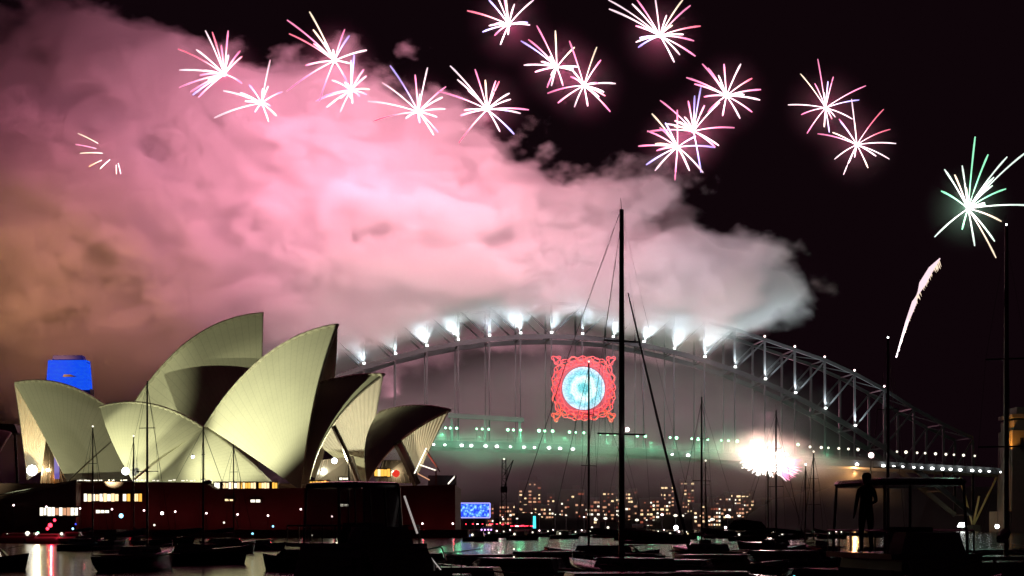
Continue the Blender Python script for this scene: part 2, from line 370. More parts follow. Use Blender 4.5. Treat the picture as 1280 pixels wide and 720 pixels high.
# ------------------------------------------------------------------ hanging illuminated sign
sg = dp(t_of(729), 33.5, -9.5); sgn_root = empty('illuminated_sign', sg, math.atan2(-AX.y, -AX.x), 'square scrollwork sign of red lights round a pale blue disc, hung in the bridge arch', 'sign')
U = .487
glowm('neon_red', (1, .012, .025), 1.0); glowm('neon_pink', (1, .06, .08), 1.15); glowm('neon_orange', (1, .07, .02), 1.1)
dm = bpy.data.materials.new('blue_disc_lights'); dm.use_nodes = True; n = dm.node_tree; n.nodes.clear(); L = n.links.new
o_ = n.nodes.new('ShaderNodeOutputMaterial'); e = n.nodes.new('ShaderNodeEmission'); L(e.outputs[0], o_.inputs[0]); dm.cycles.emission_sampling = 'NONE'
tc = n.nodes.new('ShaderNodeTexCoord'); gr = n.nodes.new('ShaderNodeVectorMath'); gr.operation = 'LENGTH'; L(tc.outputs['Object'], gr.inputs[0])
nz = n.nodes.new('ShaderNodeTexNoise'); nz.inputs['Scale'].default_value = .28; nz.inputs['Detail'].default_value = 4; L(tc.outputs['Object'], nz.inputs['Vector'])
k = n.nodes.new('ShaderNodeMath'); k.operation = 'MULTIPLY_ADD'; k.inputs[1].default_value = 5.5; L(nz.outputs[0], k.inputs[0]); L(gr.outputs['Value'], k.inputs[2])
dv = n.nodes.new('ShaderNodeMath'); dv.operation = 'DIVIDE'; dv.inputs[1].default_value = 16.; L(k.outputs[0], dv.inputs[0])
cr = n.nodes.new('ShaderNodeValToRGB'); L(dv.outputs[0], cr.inputs[0]); el = cr.color_ramp.elements
el[0].position = .12; el[0].color = (.12, .5, .55, 1); el[1].position = .97; el[1].color = (.75, .8, 1, 1)
for p_, c_ in ((.34, (.16, .58, .62, 1)), (.45, (.6, 1, .95, 1)), (.6, (.75, 1, 1, 1)), (.72, (.22, .62, .72, 1)), (.86, (.40, .68, .80, 1))):
    q = el.new(p_); q.color = c_
vz = n.nodes.new('ShaderNodeTexVoronoi'); vz.inputs['Scale'].default_value = 1.1; L(tc.outputs['Object'], vz.inputs['Vector'])
mr = n.nodes.new('ShaderNodeMapRange'); mr.inputs[1].default_value = 0; mr.inputs[2].default_value = .7; mr.inputs[3].default_value = 1.9; mr.inputs[4].default_value = 1.1
L(vz.outputs['Distance'], mr.inputs[0]); L(mr.outputs[0], e.inputs['Strength']); L(cr.outputs[0], e.inputs['Color'])
R_ = 26*U; K = 48
a = MB(); vs = [(R_*math.cos(2*PI*j/K), y, R_*math.sin(2*PI*j/K)) for y in (-.2, .2) for j in range(K)]
a.add(vs, [tuple(range(K)), tuple(range(2*K-1, K-1, -1))]+[(j, j+K, (j+1) % K+K, (j+1) % K) for j in range(K)])
a.build('light_disc', dm, sgn_root)
def ringpts(r, amp, m, ph, sq=0, N=220):
    out = []
    for j in range(N+1):
        t = 2*PI*j/N; rr = r+amp*math.sin(m*t+ph)
        rr *= 1+.10*(math.cos(4*t)*-.5+.5)
        out.append((rr*math.cos(t), -.35-.15*math.cos(m*t+ph), rr*math.sin(t)))
    return out
glowm('ring_red', (1, .012, .05), .55)
a = MB(); r0, r1 = 26.6*U, 36.5*U; K = 64
a.add([(r*math.cos(2*PI*j/K), .1, r*math.sin(2*PI*j/K)) for r in (r0, r1) for j in range(K)], [(j, (j+1) % K, (j+1) % K+K, j+K) for j in range(K)])
a.build('ring_panel', M['ring_red'], sgn_root)
for r, amp, m, ph, mm in ((30.5*U, 2.6*U, 16, 0, 'neon_pink'), (30.5*U, 2.6*U, 16, PI, 'neon_red'), (35*U, 3.2*U, 12, .5, 'neon_red'), (35*U, 3.2*U, 12, .5+PI, 'neon_orange'), (28*U, .6*U, 8, 0, 'neon_pink'), (38*U, 1.2*U, 20, 1, 'neon_pink')):
    MB().tube(ringpts(r, amp, m, ph), .30, 5).build('scroll_light', M[mm], sgn_root)
for cx in (-1, 1):
    for cz in (-1, 1):
        cc = Vector((cx*33.5*U, 0, cz*34.5*U)); a = MB()
        for ph in (0, 1):
            pts = []
            for j in range(60):
                t = 2*PI*j/59; rr = (4.6-1.1*ph)*U*(1+.35*math.sin(3*t+ph)); pts.append((cc.x+rr*math.cos(t)*1.0, -.4, cc.z+rr*math.sin(t)))
            a.tube(pts, .27, 5)
        a.tube([(cc.x*.72, -.4, cc.z*.72), (cc.x*.85, -.4, cc.z*.98), (cc.x*1.04, -.4, cc.z*1.10)], .27, 5)
        a.tube([(cc.x*.72, -.4, cc.z*.72), (cc.x*.98, -.4, cc.z*.85), (cc.x*1.12, -.4, cc.z*1.02)], .27, 5)
        a.tube([(cc.x*.55, -.4, cc.z*.95), (cc.x*.86, -.4, cc.z*.86), (cc.x*1.0, -.4, cc.z*.5)], .27, 5)
        a.build('corner_scroll', M['neon_pink' if cz > 0 else 'neon_orange'], sgn_root)
a = MB()
for k in range(-3, 4): a.beam((k*11.5*U, .5, -39*U), (k*11.5*U, .5, 39*U), .16, .16); a.beam((-38*U, .7, k*12*U), (38*U, .7, k*12*U), .16, .16)
a.build('frame', M['steel'], sgn_root)


# ------------------------------------------------------------------ opera house
tm = bpy.data.materials.new('shell_tiles'); tm.use_nodes = True; n = tm.node_tree; b = n.nodes['Principled BSDF']; L = n.links.new
b.inputs['Roughness'].default_value = .38; b.inputs['Specular IOR Level'].default_value = .35
uvn = n.nodes.new('ShaderNodeUVMap'); uvn.uv_map = 'UVMap'; sp = n.nodes.new('ShaderNodeSeparateXYZ'); L(uvn.outputs[0], sp.inputs[0])
def mth(op, a, b_=None, c=None, n=n):
    k = n.nodes.new('ShaderNodeMath'); k.operation = op
    for i, x in enumerate((a, b_, c)):
        if x is None: continue
        if isinstance(x, (int, float)): k.inputs[i].default_value = x
        else: n.links.new(x, k.inputs[i])
    return k.outputs[0]
def lines(x, wd): return mth('LESS_THAN', mth('FRACT', x), wd)
la = lines(mth('MULTIPLY', sp.outputs[0], 20.), .10)
zig = mth('ABSOLUTE', mth('SUBTRACT', mth('FRACT', mth('MULTIPLY', sp.outputs[0], 20.)), .5))
lb = lines(mth('ADD', mth('MULTIPLY', sp.outputs[1], 26.), zig), .09)
li = mth('MAXIMUM', la, mth('MULTIPLY', lb, .7))
tc = n.nodes.new('ShaderNodeTexCoord'); nz = n.nodes.new('ShaderNodeTexNoise'); nz.inputs['Scale'].default_value = .12; nz.inputs['Detail'].default_value = 7
L(tc.outputs['Object'], nz.inputs['Vector'])
mr = n.nodes.new('ShaderNodeMapRange'); mr.inputs[3].default_value = .86; mr.inputs[4].default_value = 1.12; L(nz.outputs[0], mr.inputs[0])
val = mth('MULTIPLY', mth('SUBTRACT', 1., mth('MULTIPLY', li, .13)), mr.outputs[0])
mx = n.nodes.new('ShaderNodeMix'); mx.data_type = 'RGBA'; mx.blend_type = 'MULTIPLY'; mx.inputs[0].default_value = 1; mx.inputs[6].default_value = (.70, .67, .56, 1)
L(val, mx.inputs[7]); L(mx.outputs[2], b.inputs['Base Color'])
conc = mat('ribbed_concrete', (.50, .46, .38), .8, noise=(.4, .15))
rimm = mat('shell_edge', (.55, .52, .42), .6)

OC = Vector(((300-640)*500/F, 500, 0))
opera = empty('opera_house', OC, 0, 'opera house with clustered white-tiled sail roofs on a dark red granite podium by the water', 'building')
def shell(T, R_, Fp, nvec, b, ridge=(0, 0, 5), NU=80, NV=28, ribs=20, thick=.9, name='shell'):
    T, R_, Fp = [at(*p)-OC for p in (T, R_, Fp)]; nv = Vector(nvec); rd = Vector(ridge)
    out = []; inn = []
    nn = (T-Fp).cross(R_-Fp).normalized()
    if nn.dot(nv) < 0: nn = -nn
    l0 = (T-Fp).length
    for i in range(NU+1):
        u = i/NU; P = T.lerp(R_, u)+rd*4*u*(1-u); k = (P-Fp).length/l0
        for j in range(NV+1):
            v = j/NV; q = Fp.lerp(P, v)+nv*b*k*4*v*(1-v)
            out.append(q)
            th = thick*(.35+.65*v)+.5*v*abs(math.sin(PI*ribs*u))
            inn.append(q-(nn*.8+nv*.3)*th)
    W = NV+1; vs = out+inn; o = len(out); fs = []; ms = []; uvs = []
    def uvq(i, j): return (i/NU, j/NV)
    for i in range(NU):
        for j in range(NV):
            a, b1, c, d = i*W+j, (i+1)*W+j, (i+1)*W+j+1, i*W+j+1
            fs.append((a, b1, c, d)); ms.append(0); uvs.append([uvq(i, j), uvq(i+1, j), uvq(i+1, j+1), uvq(i, j+1)])
            fs.append((a+o, d+o, c+o, b1+o)); ms.append(1); uvs.append([uvq(i, j), uvq(i, j+1), uvq(i+1, j+1), uvq(i+1, j)])
    for j in range(NV):
        fs.append((j, j+1, j+1+o, j+o)); ms.append(2); uvs.append([(0, 0)]*4)
        a = NU*W+j; fs.append((a, a+o, a+1+o, a+1)); ms.append(2); uvs.append([(0, 0)]*4)
    for i in range(NU):
        a, b1 = i*W+NV, (i+1)*W+NV; fs.append((a, b1, b1+o, a+o)); ms.append(2); uvs.append([(0, 0)]*4)
    me = bpy.data.meshes.new(name); me.from_pydata([tuple(v) for v in vs], [], fs)
    for x in (tm, conc, rimm): me.materials.append(x)
    me.polygons.foreach_set('material_index', ms); me.polygons.foreach_set('use_smooth', [True]*len(fs))
    ul = me.uv_layers.new(name='UVMap'); flat = []
    for q in uvs:
        for a in q: flat += [a[0], a[1]]
    ul.data.foreach_set('uv', flat); me.update()
    ob = bpy.data.objects.new(name, me); C.objects.link(ob); ob.parent = opera
    return ob
nN, nF = (-.33, -.85, .35), (.33, .85, .35)          # near hall, near and far halves
mN, mF = (.22, -.9, .35), (-.23, .9, .35)            # far hall
# near hall
shell((125, 507, 515), (262, 538, 503), (165, 600, 490), nN, 3.0, (0, 0, 4.4))
shell((125, 507, 515), (262, 538, 503), (195, 600, 528), nF, 3.0, (0, 0, 4.4))
shell((422, 404, 488), (256, 532, 503), (376, 613, 468), nN, 3.6, (-1.5, 0, 6.2))
shell((422, 404, 488), (256, 532, 503), (398, 600, 508), nF, 3.6, (-1.5, 0, 6.2))
shell((350, 612, 471), (258, 534, 502.5), (166, 603, 489.5), nN, 1.5, (-1, 0, 2.0), name='side_shell')
shell((480, 466, 484), (335, 506, 494), (385, 611, 468), (-.9, -.28, .3), 4.6, (0, 0, 2.6))
shell((480, 466, 484), (335, 506, 494), (457, 604, 500), (-.10, .9, .2), 2.6, (0, 0, 2.6))
shell((563, 511, 478), (474, 514, 483), (459, 604, 463), (-.62, -.7, .35), 4.0, (0, 0, 1.6))
shell((563, 511, 478), (474, 514, 483), (519, 602, 490), (-.12, .9, .2), 1.6, (0, 0, 1.6))
# far hall
shell((18, 477, 560), (164, 532, 569), (84, 602, 545), mN, 2.0, (0, 0, 6.0))
shell((18, 477, 560), (164, 532, 569), (34, 600, 575), mF, 3.2, (0, 0, 6.0))
shell((172, 600, 558), (164, 530, 569), (84, 604, 545.5), mN, .8, (0, 0, 1), name='side_shell')
shell((329, 390, 582), (163, 510, 571), (322, 606, 560), mN, 3.4, (-2.2, 0, 7.6))
shell((329, 390, 582), (163, 510, 571), (300, 606, 604), mF, 3.4, (-2.2, 0, 7.6))
shell((420, 455, 590), (300, 500, 582), (380, 606, 572), mN, 3, (0, 0, 4))
shell((420, 455, 590), (300, 500, 582), (370, 606, 612), mF, 3, (0, 0, 4))
def part(mb, name, m, parent=opera, smooth=False):
    mb.v = [(x-OC.x, y-OC.y, z-OC.z) for x, y, z in mb.v]; return mb.build(name, m, parent, smooth)
def strut(pts, r, name='glass_wall_rib'): part(MB().tube([at(*p) for p in pts], r, 6), name, M['mullion'])
strut([(417, 533, 471), (431, 562, 474), (448, 604, 478)], .75)
strut([(497, 553, 467), (508, 575, 470), (521, 604, 474)], 1.4)
# glass walls filling the openings
def glasswall(poly, name='glass_wall', m='glass', nm=7):
    P = [at(*p) for p in poly]; c = sum(P, Vector())/len(P); a = MB()
    a.add(P, [tuple(range(len(P)))]); g = part(a, name, M[m]); a = MB()
    for k in range(nm):
        t = (k+.5)/nm; a.beam(P[0].lerp(P[-1], t), P[1].lerp(P[-2] if len(P) > 3 else P[1], t), .25, .35)
    part(a, 'mullion', M['mullion']).parent = g
glasswall([(50, 604, 566), (58, 545, 563), (68, 560, 560), (88, 604, 556)])
glasswall([(392, 604, 480), (402, 575, 482), (442, 570, 486), (452, 604, 488)], nm=8)
glasswall([(468, 604, 474), (478, 575, 476), (505, 575, 480), (516, 604, 484)], nm=8)
# podium
def xz(px, py, Y): p = at(px, py, Y); return (p.x, p.z)
Yp = 450
pod = MB().prism([xz(a_, b_, Yp) for a_, b_ in ((-70, 690), (-70, 636), (0, 625), (96, 602), (255, 603), (270, 612), (569, 606), (569, 690))], Yp, 500)
podo = part(pod, 'podium', M['granite'])
part(MB().prism([xz(a_, b_, 500) for a_, b_ in ((-60, 690), (-60, 604), (330, 604), (520, 607), (545, 690))], 500.5, 660), 'upper_podium', M['granite'])
part(MB().prism([xz(a_, b_, 436) for a_, b_ in ((-90, 690), (-90, 662), (585, 662), (585, 690))], 436, 449.5), 'sea_wall', M['granite'])
# broad steps and rail at the left end
a = MB()
for k in range(24):
    t = k/24; px = 96-100*t; py = 603+24*t; p = at(px, py, Yp-3); a.box((p.x, Yp-3, p.z/2), (1.0, 5.4, p.z))
part(a, 'forecourt_steps', M['granite'])
a = MB()
for dy in (0, 3, 6): a.tube([at(96, 600+dy*.3, Yp-6+dy*.5), at(-10, 620+dy*1.2, Yp-6+dy*.5)], .12, 5)
for k in range(14): p = at(96-8*k, 600+1.65*k, Yp-6); a.beam(p, p-Vector((0, 0, 1.3)), .12, .12)
part(a, 'handrail', M['alu'])
# lit window bands on the podium: every pane of a band lies in one mesh, the frame is its own
def band(x0, x1, y0, y1, Y, cols, npane, gap=.18, par=None):
    d = (x1-x0)/npane
    p0, p1 = at(x0, y0, Y), at(x1, y1, Y)
    fr = part(MB().box(((p0.x+p1.x)/2, Y-.05, (p0.z+p1.z)/2), (p1.x-p0.x+.5, .5, p0.z-p1.z+.5)), 'window_band', M['mullion'])
    for k in range(npane):
        if random.random() < .10 and npane > 5: continue
        q0, q1 = at(x0+d*(k+gap/2), y0, Y), at(x0+d*(k+1-gap/2), y1, Y)
        part(MB().box(((q0.x+q1.x)/2, Y-.36, (q0.z+q1.z)/2), (q1.x-q0.x, .1, (q0.z-q1.z)*random.uniform(.75, 1))), 'pane', M[random.choice(cols)]).parent = fr
band(105, 178, 617, 627, Yp-.3, ['warm_window', 'pale_window', 'warm_window', 'amber_window', 'dim_window'], 15)
band(50, 98, 634, 645, Yp-6.2, ['pale_window', 'dim_window', 'pale_window'], 10)
band(120, 137, 637.5, 641.5, Yp-.3, ['pale_window'], 3)
band(281, 293, 623.5, 626.5, Yp-.3, ['warm_window'], 2); band(313, 326, 624.5, 628, Yp-.3, ['pale_window'], 2); band(423, 437, 630, 633, Yp-.3, ['pale_window'], 2)
band(268, 300, 603, 611, 458, ['pale_window', 'warm_window'], 9); band(300, 347, 603, 611, 458.4, ['amber_window', 'warm_window'], 14)
band(387, 412, 601, 611, 462, ['amber_window', 'warm_window', 'orange_lamp'], 7, .3); band(424, 437, 597, 600, 462, ['pale_window'], 3)
band(468, 488, 586, 596, 466, ['amber_window', 'amber_window', 'warm_window'], 5, .1)
a = MB(); a.ball(at(495, 592, 466), 1.1, 8); part(a, 'red_light', mat('red_glow', (.1, 0, 0), emit=(1, .05, .03), es=.8))
for k in range(34):                                   # strip lights along the parapet
    px = 96+k*5.1+random.uniform(-1, 1)
    if random.random() < .8: part(MB().box(at(px, 600.5+random.uniform(-.5, .5), 452), (random.uniform(.3, 1.0), .3, .22)), 'parapet_light', M['pale_window'])
# floodlight fixtures at the feet of the shells
for px, py, Y, s in ((40, 588, 566, 1.9), (157, 589, 487, 1.15), (418, 576, 474, .85)):
    part(MB().ball(at(px, py, Y), s, 10, (1, .6, 1)), 'floodlight', M['white_lamp'])
lamp('foot_light', 'POINT', at(46, 588, 563), 1.6e4, (1, .78, .42), size=.3)
lamp('foot_light', 'POINT', at(62, 596, 560), 1.6e3, (1, .40, .10), size=.3)
lamp('foot_light', 'POINT', at(172, 592, 492), 1.2e3, (1, .62, .35), size=.3)
lamp('foot_light', 'POINT', at(422, 578, 476), 2.4e4, (1, .97, .68), size=.3)
lamp('foot_light', 'POINT', at(500, 592, 478), 4.5e3, (1, .85, .55), size=.3)
part(MB().box(at(71, 583, 556), (1.6, .6, 8.5)), 'lit_banner', mat('violet_banner', (.2, .15, .4), emit=(.22, .18, .75), es=.5))

# promenade lamps with the red wash they throw on the wall
for k, (px, py) in enumerate(((17, 632), (58, 634), (100, 636), (140, 637), (180, 638.5), (219, 640), (258, 642), (297, 643.5), (335, 645), (376, 637), (415, 646), (455, 648), (528, 655), (566, 655))):
    p = at(px, py, 440); g = empty('promenade_lamp', (p.x, 440, 2.2), 0, ORD[k]+' small pinkish lamp from the left along the foot of the podium wall', 'lamp', 'lamps along the podium foot')
    MB().tube([(0, 0, 0), (0, 0, p.z-2.2)], .09, 6).build('post', M['alu'], g)
    MB().ball((0, 0, p.z-2.1), .27, 8).build('lantern', M['pink_lamp'], g)
    lamp('promenade_light', 'POINT', p+Vector((0, 4.5, -1)), 100, (1, .07, .10), size=.2)

# stage scaffold with white light strips at the right end of the podium
sc = empty('stage_scaffold', at(545, 607, 466), 0, 'dark scaffold with slanting white light strips and red glow at the podium end', 'scaffold')
o0 = at(545, 607, 466)
def sb(p, q, w_, m, nm): MB().beam(at(*p, 466)-o0, at(*q, 466)-o0, w_, w_).build(nm, M[m], sc)
sb((533, 560), (518, 592), .35, 'pale_window', 'light_strip'); sb((525, 581), (545, 588), .3, 'pale_window', 'light_strip'); sb((522, 592), (537, 600), .3, 'dim_window', 'light_strip')
sb((569, 595), (560, 605), .35, 'pale_window', 'light_strip'); sb((534, 567), (546, 584), .3, 'red_window', 'light_strip')
sb((533, 562), (550, 590), .3, 'mullion', 'pole'); sb((518, 592), (518, 607), .4, 'mullion', 'pole'); sb((545, 588), (545, 607), .4, 'mullion', 'pole'); sb((569, 595), (569, 607), .4, 'mullion', 'pole')
MB().box(at(553, 601, 470)-o0, (8, 4, 3)).build('booth', M['canvas'], sc)
lamp('scaffold_light', 'POINT', at(537, 576, 463), 300, (1, .1, .15))

# small restaurant shell and the dark deck at the left edge
rs = empty('restaurant_shell', OC, 0, 'small pale roof shell beside a dark slab at the extreme left of the opera house', 'building')
s_ = shell((14, 540, 625), (-60, 545, 640), (-14, 592, 610), mN, 2, (0, 0, 2)); s_.name = 'roof'; s_.parent = rs
for px in (18, -30): part(MB().tube([at(px, 532, 655), at(px+4, 604, 655)], .6, 6), 'strut', M['mullion'], rs)
part(MB().prism([xz(a_, b_, 650) for a_, b_ in ((-60, 527), (18, 530), (22, 541), (-60, 543))], 650, 662), 'slab', M['mullion'], rs)

# blue-lit tower beyond
tb = empty('tower_block', (at(85, 0, 860).x, 860, 0), 0, 'tower with a brightly blue-lit top behind the left roof shell', 'building')
def trap(px0, px1, px2, px3, y0, y1, Y, dy): 
    o = at(85, 0, 860); return MB().prism([(at(a_, b_, Y).x-o.x, at(a_, b_, Y).z) for a_, b_ in ((px0, y1), (px1, y0), (px2, y0), (px3, y1))], Y-860, Y-860+dy)
trap(55, 55, 113, 113, 486, 640, 861, 8).build('tower', M['deck'], tb)
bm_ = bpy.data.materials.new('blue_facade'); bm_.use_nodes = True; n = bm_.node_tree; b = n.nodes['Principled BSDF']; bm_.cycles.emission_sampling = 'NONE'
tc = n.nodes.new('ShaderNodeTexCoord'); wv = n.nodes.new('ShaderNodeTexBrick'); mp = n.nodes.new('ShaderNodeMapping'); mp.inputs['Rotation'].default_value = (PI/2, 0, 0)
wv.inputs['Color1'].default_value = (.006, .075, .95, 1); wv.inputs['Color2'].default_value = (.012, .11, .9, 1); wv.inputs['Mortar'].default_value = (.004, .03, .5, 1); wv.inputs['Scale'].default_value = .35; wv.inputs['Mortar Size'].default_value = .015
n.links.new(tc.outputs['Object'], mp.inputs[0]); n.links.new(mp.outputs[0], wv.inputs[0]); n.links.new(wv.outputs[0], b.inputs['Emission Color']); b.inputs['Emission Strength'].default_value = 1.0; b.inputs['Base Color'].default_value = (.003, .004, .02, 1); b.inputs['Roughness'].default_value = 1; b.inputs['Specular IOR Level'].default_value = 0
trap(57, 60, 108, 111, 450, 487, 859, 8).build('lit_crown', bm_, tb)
trap(65, 66, 103, 104, 444, 450, 861, 6).build('cap', mat('cap_blue', (.02, .02, .06), emit=(.01, .01, .12), es=.6), tb)
trap(78, 80, 88, 96, 468, 471, 858.4, .5).build('vent_slot', M['deck'], tb)

# ------------------------------------------------------------------ fireworks
FIRE = {}
def zz(ox, oy, s, pts): return [(ox+x/s, oy+y/s) for x, y in pts]
B = []
a_ = lambda c, pts: B.append((c, pts))
a_((280.5, 93), zz(200, 0, 3.79, [(215,145),(248,152),(323,145),(388,268),(172,235),(85,232),(92,332),(90,415),(145,435),(183,460),(155,450),(388,395),(290,215)]))
a_((327, 129), zz(200, 0, 3.79, [(522,285),(580,435),(515,575),(450,530),(258,558),(300,430),(512,410),(380,440)]))
a_((418, 76), zz(200, 0, 3.79, [(602,95),(612,160),(708,55),(725,140),(875,140),(600,432),(755,480),(690,310),(890,395),(820,235)]))
a_((439, 113), zz(200, 0, 3.79, [(920,260),(905,285),(965,330),(978,360),(978,448),(855,530),(790,508),(770,460),(735,480),(860,340),(815,380),(912,490),(945,455)]))
a_((523, 140), zz(460, 60, 4.5, [(125,100),(80,195),(265,150),(335,110),(438,218),(435,343),(395,475),(370,490),(0,300),(30,412),(285,400)]))
a_((609, 137), zz(460, 60, 4.5, [(462,100),(503,178),(602,120),(738,188),(795,255),(905,348),(858,368),(822,485),(742,470),(510,535),(520,380),(392,243),(540,350)]))
a_((636, 31), zz(560, 0, 3.13, [(75,42),(160,0),(185,-30),(215,-30),(253,35),(335,0),(320,98),(205,175),(135,125),(235,135),(225,-10)]))
a_((696, 84), zz(560, 0, 3.13, [(347,100),(420,120),(285,160),(315,155),(297,255),(340,282),(388,342),(405,335),(450,335),(512,262),(495,185)]))
a_((730, 107), zz(560, 0, 3.13, [(475,160),(582,185),(598,235),(655,327),(615,375),(635,437),(495,418),(430,403),(390,365),(480,300),(610,360)]))
a_((825, 45), zz(560, 0, 3.13, [(630,35),(628,0),(720,15),(740,0),(810,-10),(855,60),(918,0),(948,22),(988,102),(962,160),(968,220),(885,243),(745,185),(735,165)]))
a_((867, 164), zz(560, 0, 3.13, [(830,393),(940,395),(965,375),(990,340),(1064,400),(1120,500),(1045,575),(1060,570),(990,675),(850,485),(780,515)]))
a_((847, 184), zz(560, 0, 3.13, [(798,445),(897,430),(745,572),(775,645),(810,668),(888,705),(945,668),(1045,577),(998,675),(780,512),(850,480)]))
a_((908, 120), [(878,80),(858,97),(885,85),(905,80),(926,80),(940,98),(951,112),(950,125),(940,140),(925,148),(885,140),(868,105)])
a_((1032, 135), zz(960, 60, 1.8, [(112,25),(73,58),(45,128),(147,65),(135,75),(220,85),(205,117),(88,192),(138,190),(75,150),(190,160)]))
a_((1071, 181), zz(960, 60, 1.8, [(188,115),(260,138),(275,183),(288,215),(273,250),(225,270),(170,285),(150,250),(112,193),(145,190),(160,160)]))
a_((1210, 261), zz(960, 60, 1.8, [(466,200),(495,240),(437,265),(397,273),(390,322),(375,425),(437,408),(465,445),(513,472),(510,435),(525,390),(600,355),(580,235),(538,245),(535,317),(420,285)]))
a_((145, 194), zz(0, 0, 1.8, [(175,300),(170,325),(180,345),(200,375),(225,380),(262,392),(272,392)]))
TR = {'white': (1, .72, .80), 'pink': (1, .28, .50), 'rose': (1, .20, .30), 'cream': (1, .78, .58), 'violet': (.50, .42, 1), 'green': (.35, 1, .6), 'mint': (.85, 1, .9), 'orange': (1, .45, .22)}
for k_, c_ in TR.items():
    m = bpy.data.materials.new('trail_'+k_); m.use_nodes = True; n = m.node_tree; n.nodes.clear()
    o_ = n.nodes.new('ShaderNodeOutputMaterial'); e = n.nodes.new('ShaderNodeEmission'); e.inputs[0].default_value = (*c_, 1)
    tc = n.nodes.new('ShaderNodeTexCoord'); vl = n.nodes.new('ShaderNodeVectorMath'); vl.operation = 'LENGTH'; n.links.new(tc.outputs['Object'], vl.inputs[0])
    cr = n.nodes.new('ShaderNodeValToRGB'); el = cr.color_ramp.elements; el[0].position = .12; el[0].color = (1, .82, .88, 1) if k_ != 'green' else (.8, 1, .85, 1); el[1].position = .62; el[1].color = (*c_, 1)
    dv = n.nodes.new('ShaderNodeMath'); dv.operation = 'DIVIDE'; dv.inputs[1].default_value = 24.; n.links.new(vl.outputs['Value'], dv.inputs[0]); n.links.new(dv.outputs[0], cr.inputs[0]); n.links.new(cr.outputs[0], e.inputs[0])
    st_r = n.nodes.new('ShaderNodeMapRange'); st_r.inputs[1].default_value = 4; st_r.inputs[2].default_value = 22; st_r.inputs[3].default_value = 3.6; st_r.inputs[4].default_value = 1.15; n.links.new(vl.outputs['Value'], st_r.inputs[0]); n.links.new(st_r.outputs[0], e.inputs[1])
    n.links.new(e.outputs[0], o_.inputs[0]); m.cycles.emission_sampling = 'NONE'; M['t_'+k_] = m
PLACE = ['upper left burst over the plume, widest trails leftward', 'small burst just right of the leftmost large burst', 'tall burst with long trails reaching up to the left, above the plume',
         'compact round burst touching the tall one at its lower right', 'burst half sunk in the plume top, left of its right-hand twin', 'burst at the right shoulder of the plume with a long straight low trail',
         'burst cut by the top edge, above the gap right of the plume', 'left one of the overlapping pair right of the plume', 'right one of the overlapping pair right of the plume',
         'high burst cut by the top edge with long trails down to the right', 'upper right of the two tangled bursts over the bridge crown', 'lower left of the two tangled bursts over the bridge crown',
         'burst just above and right of the tangled pair', 'upper left of the pair of small bursts in the dark right sky', 'lower right of the pair of small bursts in the dark right sky',
         'white and green burst at the far right beside a mast top', 'faint orange fan of short trails inside the plume at left']
for bi, (c, ends) in enumerate(B):
    Y0 = 800; cen = at(c[0], c[1], Y0)
    if bi == 16: Y0 = 862; cen = at(c[0], c[1], Y0)
    fb = empty('firework_burst', cen, 0, PLACE[bi], 'firework', 'firework bursts in the night sky')
    rr0 = random.Random(bi); ends = list(ends)
    if bi != 16:
        mean = sum(math.hypot(e_[0]-c[0], e_[1]-c[1]) for e_ in ends)/len(ends)
        for k in range(5): an = rr0.uniform(0, 2*PI); r = mean*rr0.uniform(.35, .85); ends.append((c[0]+r*math.cos(an), c[1]+r*math.sin(an)*.9-3))
    for e_ in ends:
        dY = random.uniform(-16, 16) if bi != 16 else random.uniform(-5, 5)
        E = at(e_[0], e_[1], Y0+dY)-cen; ln = E.length
        s0 = random.uniform(0, .06) if bi != 16 else random.uniform(.35, .55)
        pts = []; rs_ = []; K = 9
        for k in range(K):
            t = s0+(1-s0)*k/(K-1); p = E*t; p.z += ln*.035*4*t*(1-t); pts.append(p)
            rs_.append((.19+.30*t)*random.uniform(.93, 1.07)*(1 if k < K-1 else .6))
        f = .62 if bi == 16 else (.72 if bi in (13, 14) else 1.0)
        if bi == 15: nm = random.choice(['mint', 'green', 'mint', 'green', 'cream', 'mint'])
        elif bi == 16: nm = random.choice(['orange', 'cream', 'pink'])
        else: nm = random.choice(['white', 'pink', 'pink', 'white', 'cream', 'pink', 'violet', 'white', 'pink', 'rose'])
        MB().tube(pts, [r*f for r in rs_], 6).build('trail', M['t_'+nm], fb)
    if bi != 16: MB().ball((0, 0, 0), .95, 8, (1.1, 1, 1)).build('core', M['t_mint' if bi == 15 else 'white' and 't_white'], fb)
lamp('firework_fill_light', 'POINT', at(1210, 261, 870), 5e4, (.5, 1, .75))
for bi, (c, ends) in enumerate(B[:16]):
    col = (.45, 1, .65) if bi == 15 else (1, .10, .30)
    lamp('burst_light', 'POINT', at(c[0], c[1], 797), (2.2e4 if bi != 15 else 1.8e4)*(.6 if bi in (13, 14) else 1), col)
pf = bpy.data.materials.new('halo_haze'); pf.use_nodes = True; n = pf.node_tree; n.nodes.clear(); L = n.links.new  # thin haze ball added round each burst to make its halo
o_ = n.nodes.new('ShaderNodeOutputMaterial'); e = n.nodes.new('ShaderNodeVolumeScatter'); L(e.outputs[0], o_.inputs['Volume'])
tc = n.nodes.new('ShaderNodeTexCoord'); vl = n.nodes.new('ShaderNodeVectorMath'); vl.operation = 'LENGTH'; L(tc.outputs['Object'], vl.inputs[0])
mr = n.nodes.new('ShaderNodeMapRange'); mr.interpolation_type = 'SMOOTHERSTEP'; mr.inputs[1].default_value = 2; mr.inputs[2].default_value = 25; mr.inputs[3].default_value = .0030; mr.inputs[4].default_value = 0
L(vl.outputs['Value'], mr.inputs[0]); L(mr.outputs[0], e.inputs['Density']); pf.cycles.volume_step_rate = 1.5
roots = [o for o in bpy.data.objects if o.name.startswith('firework_burst')]; first = None
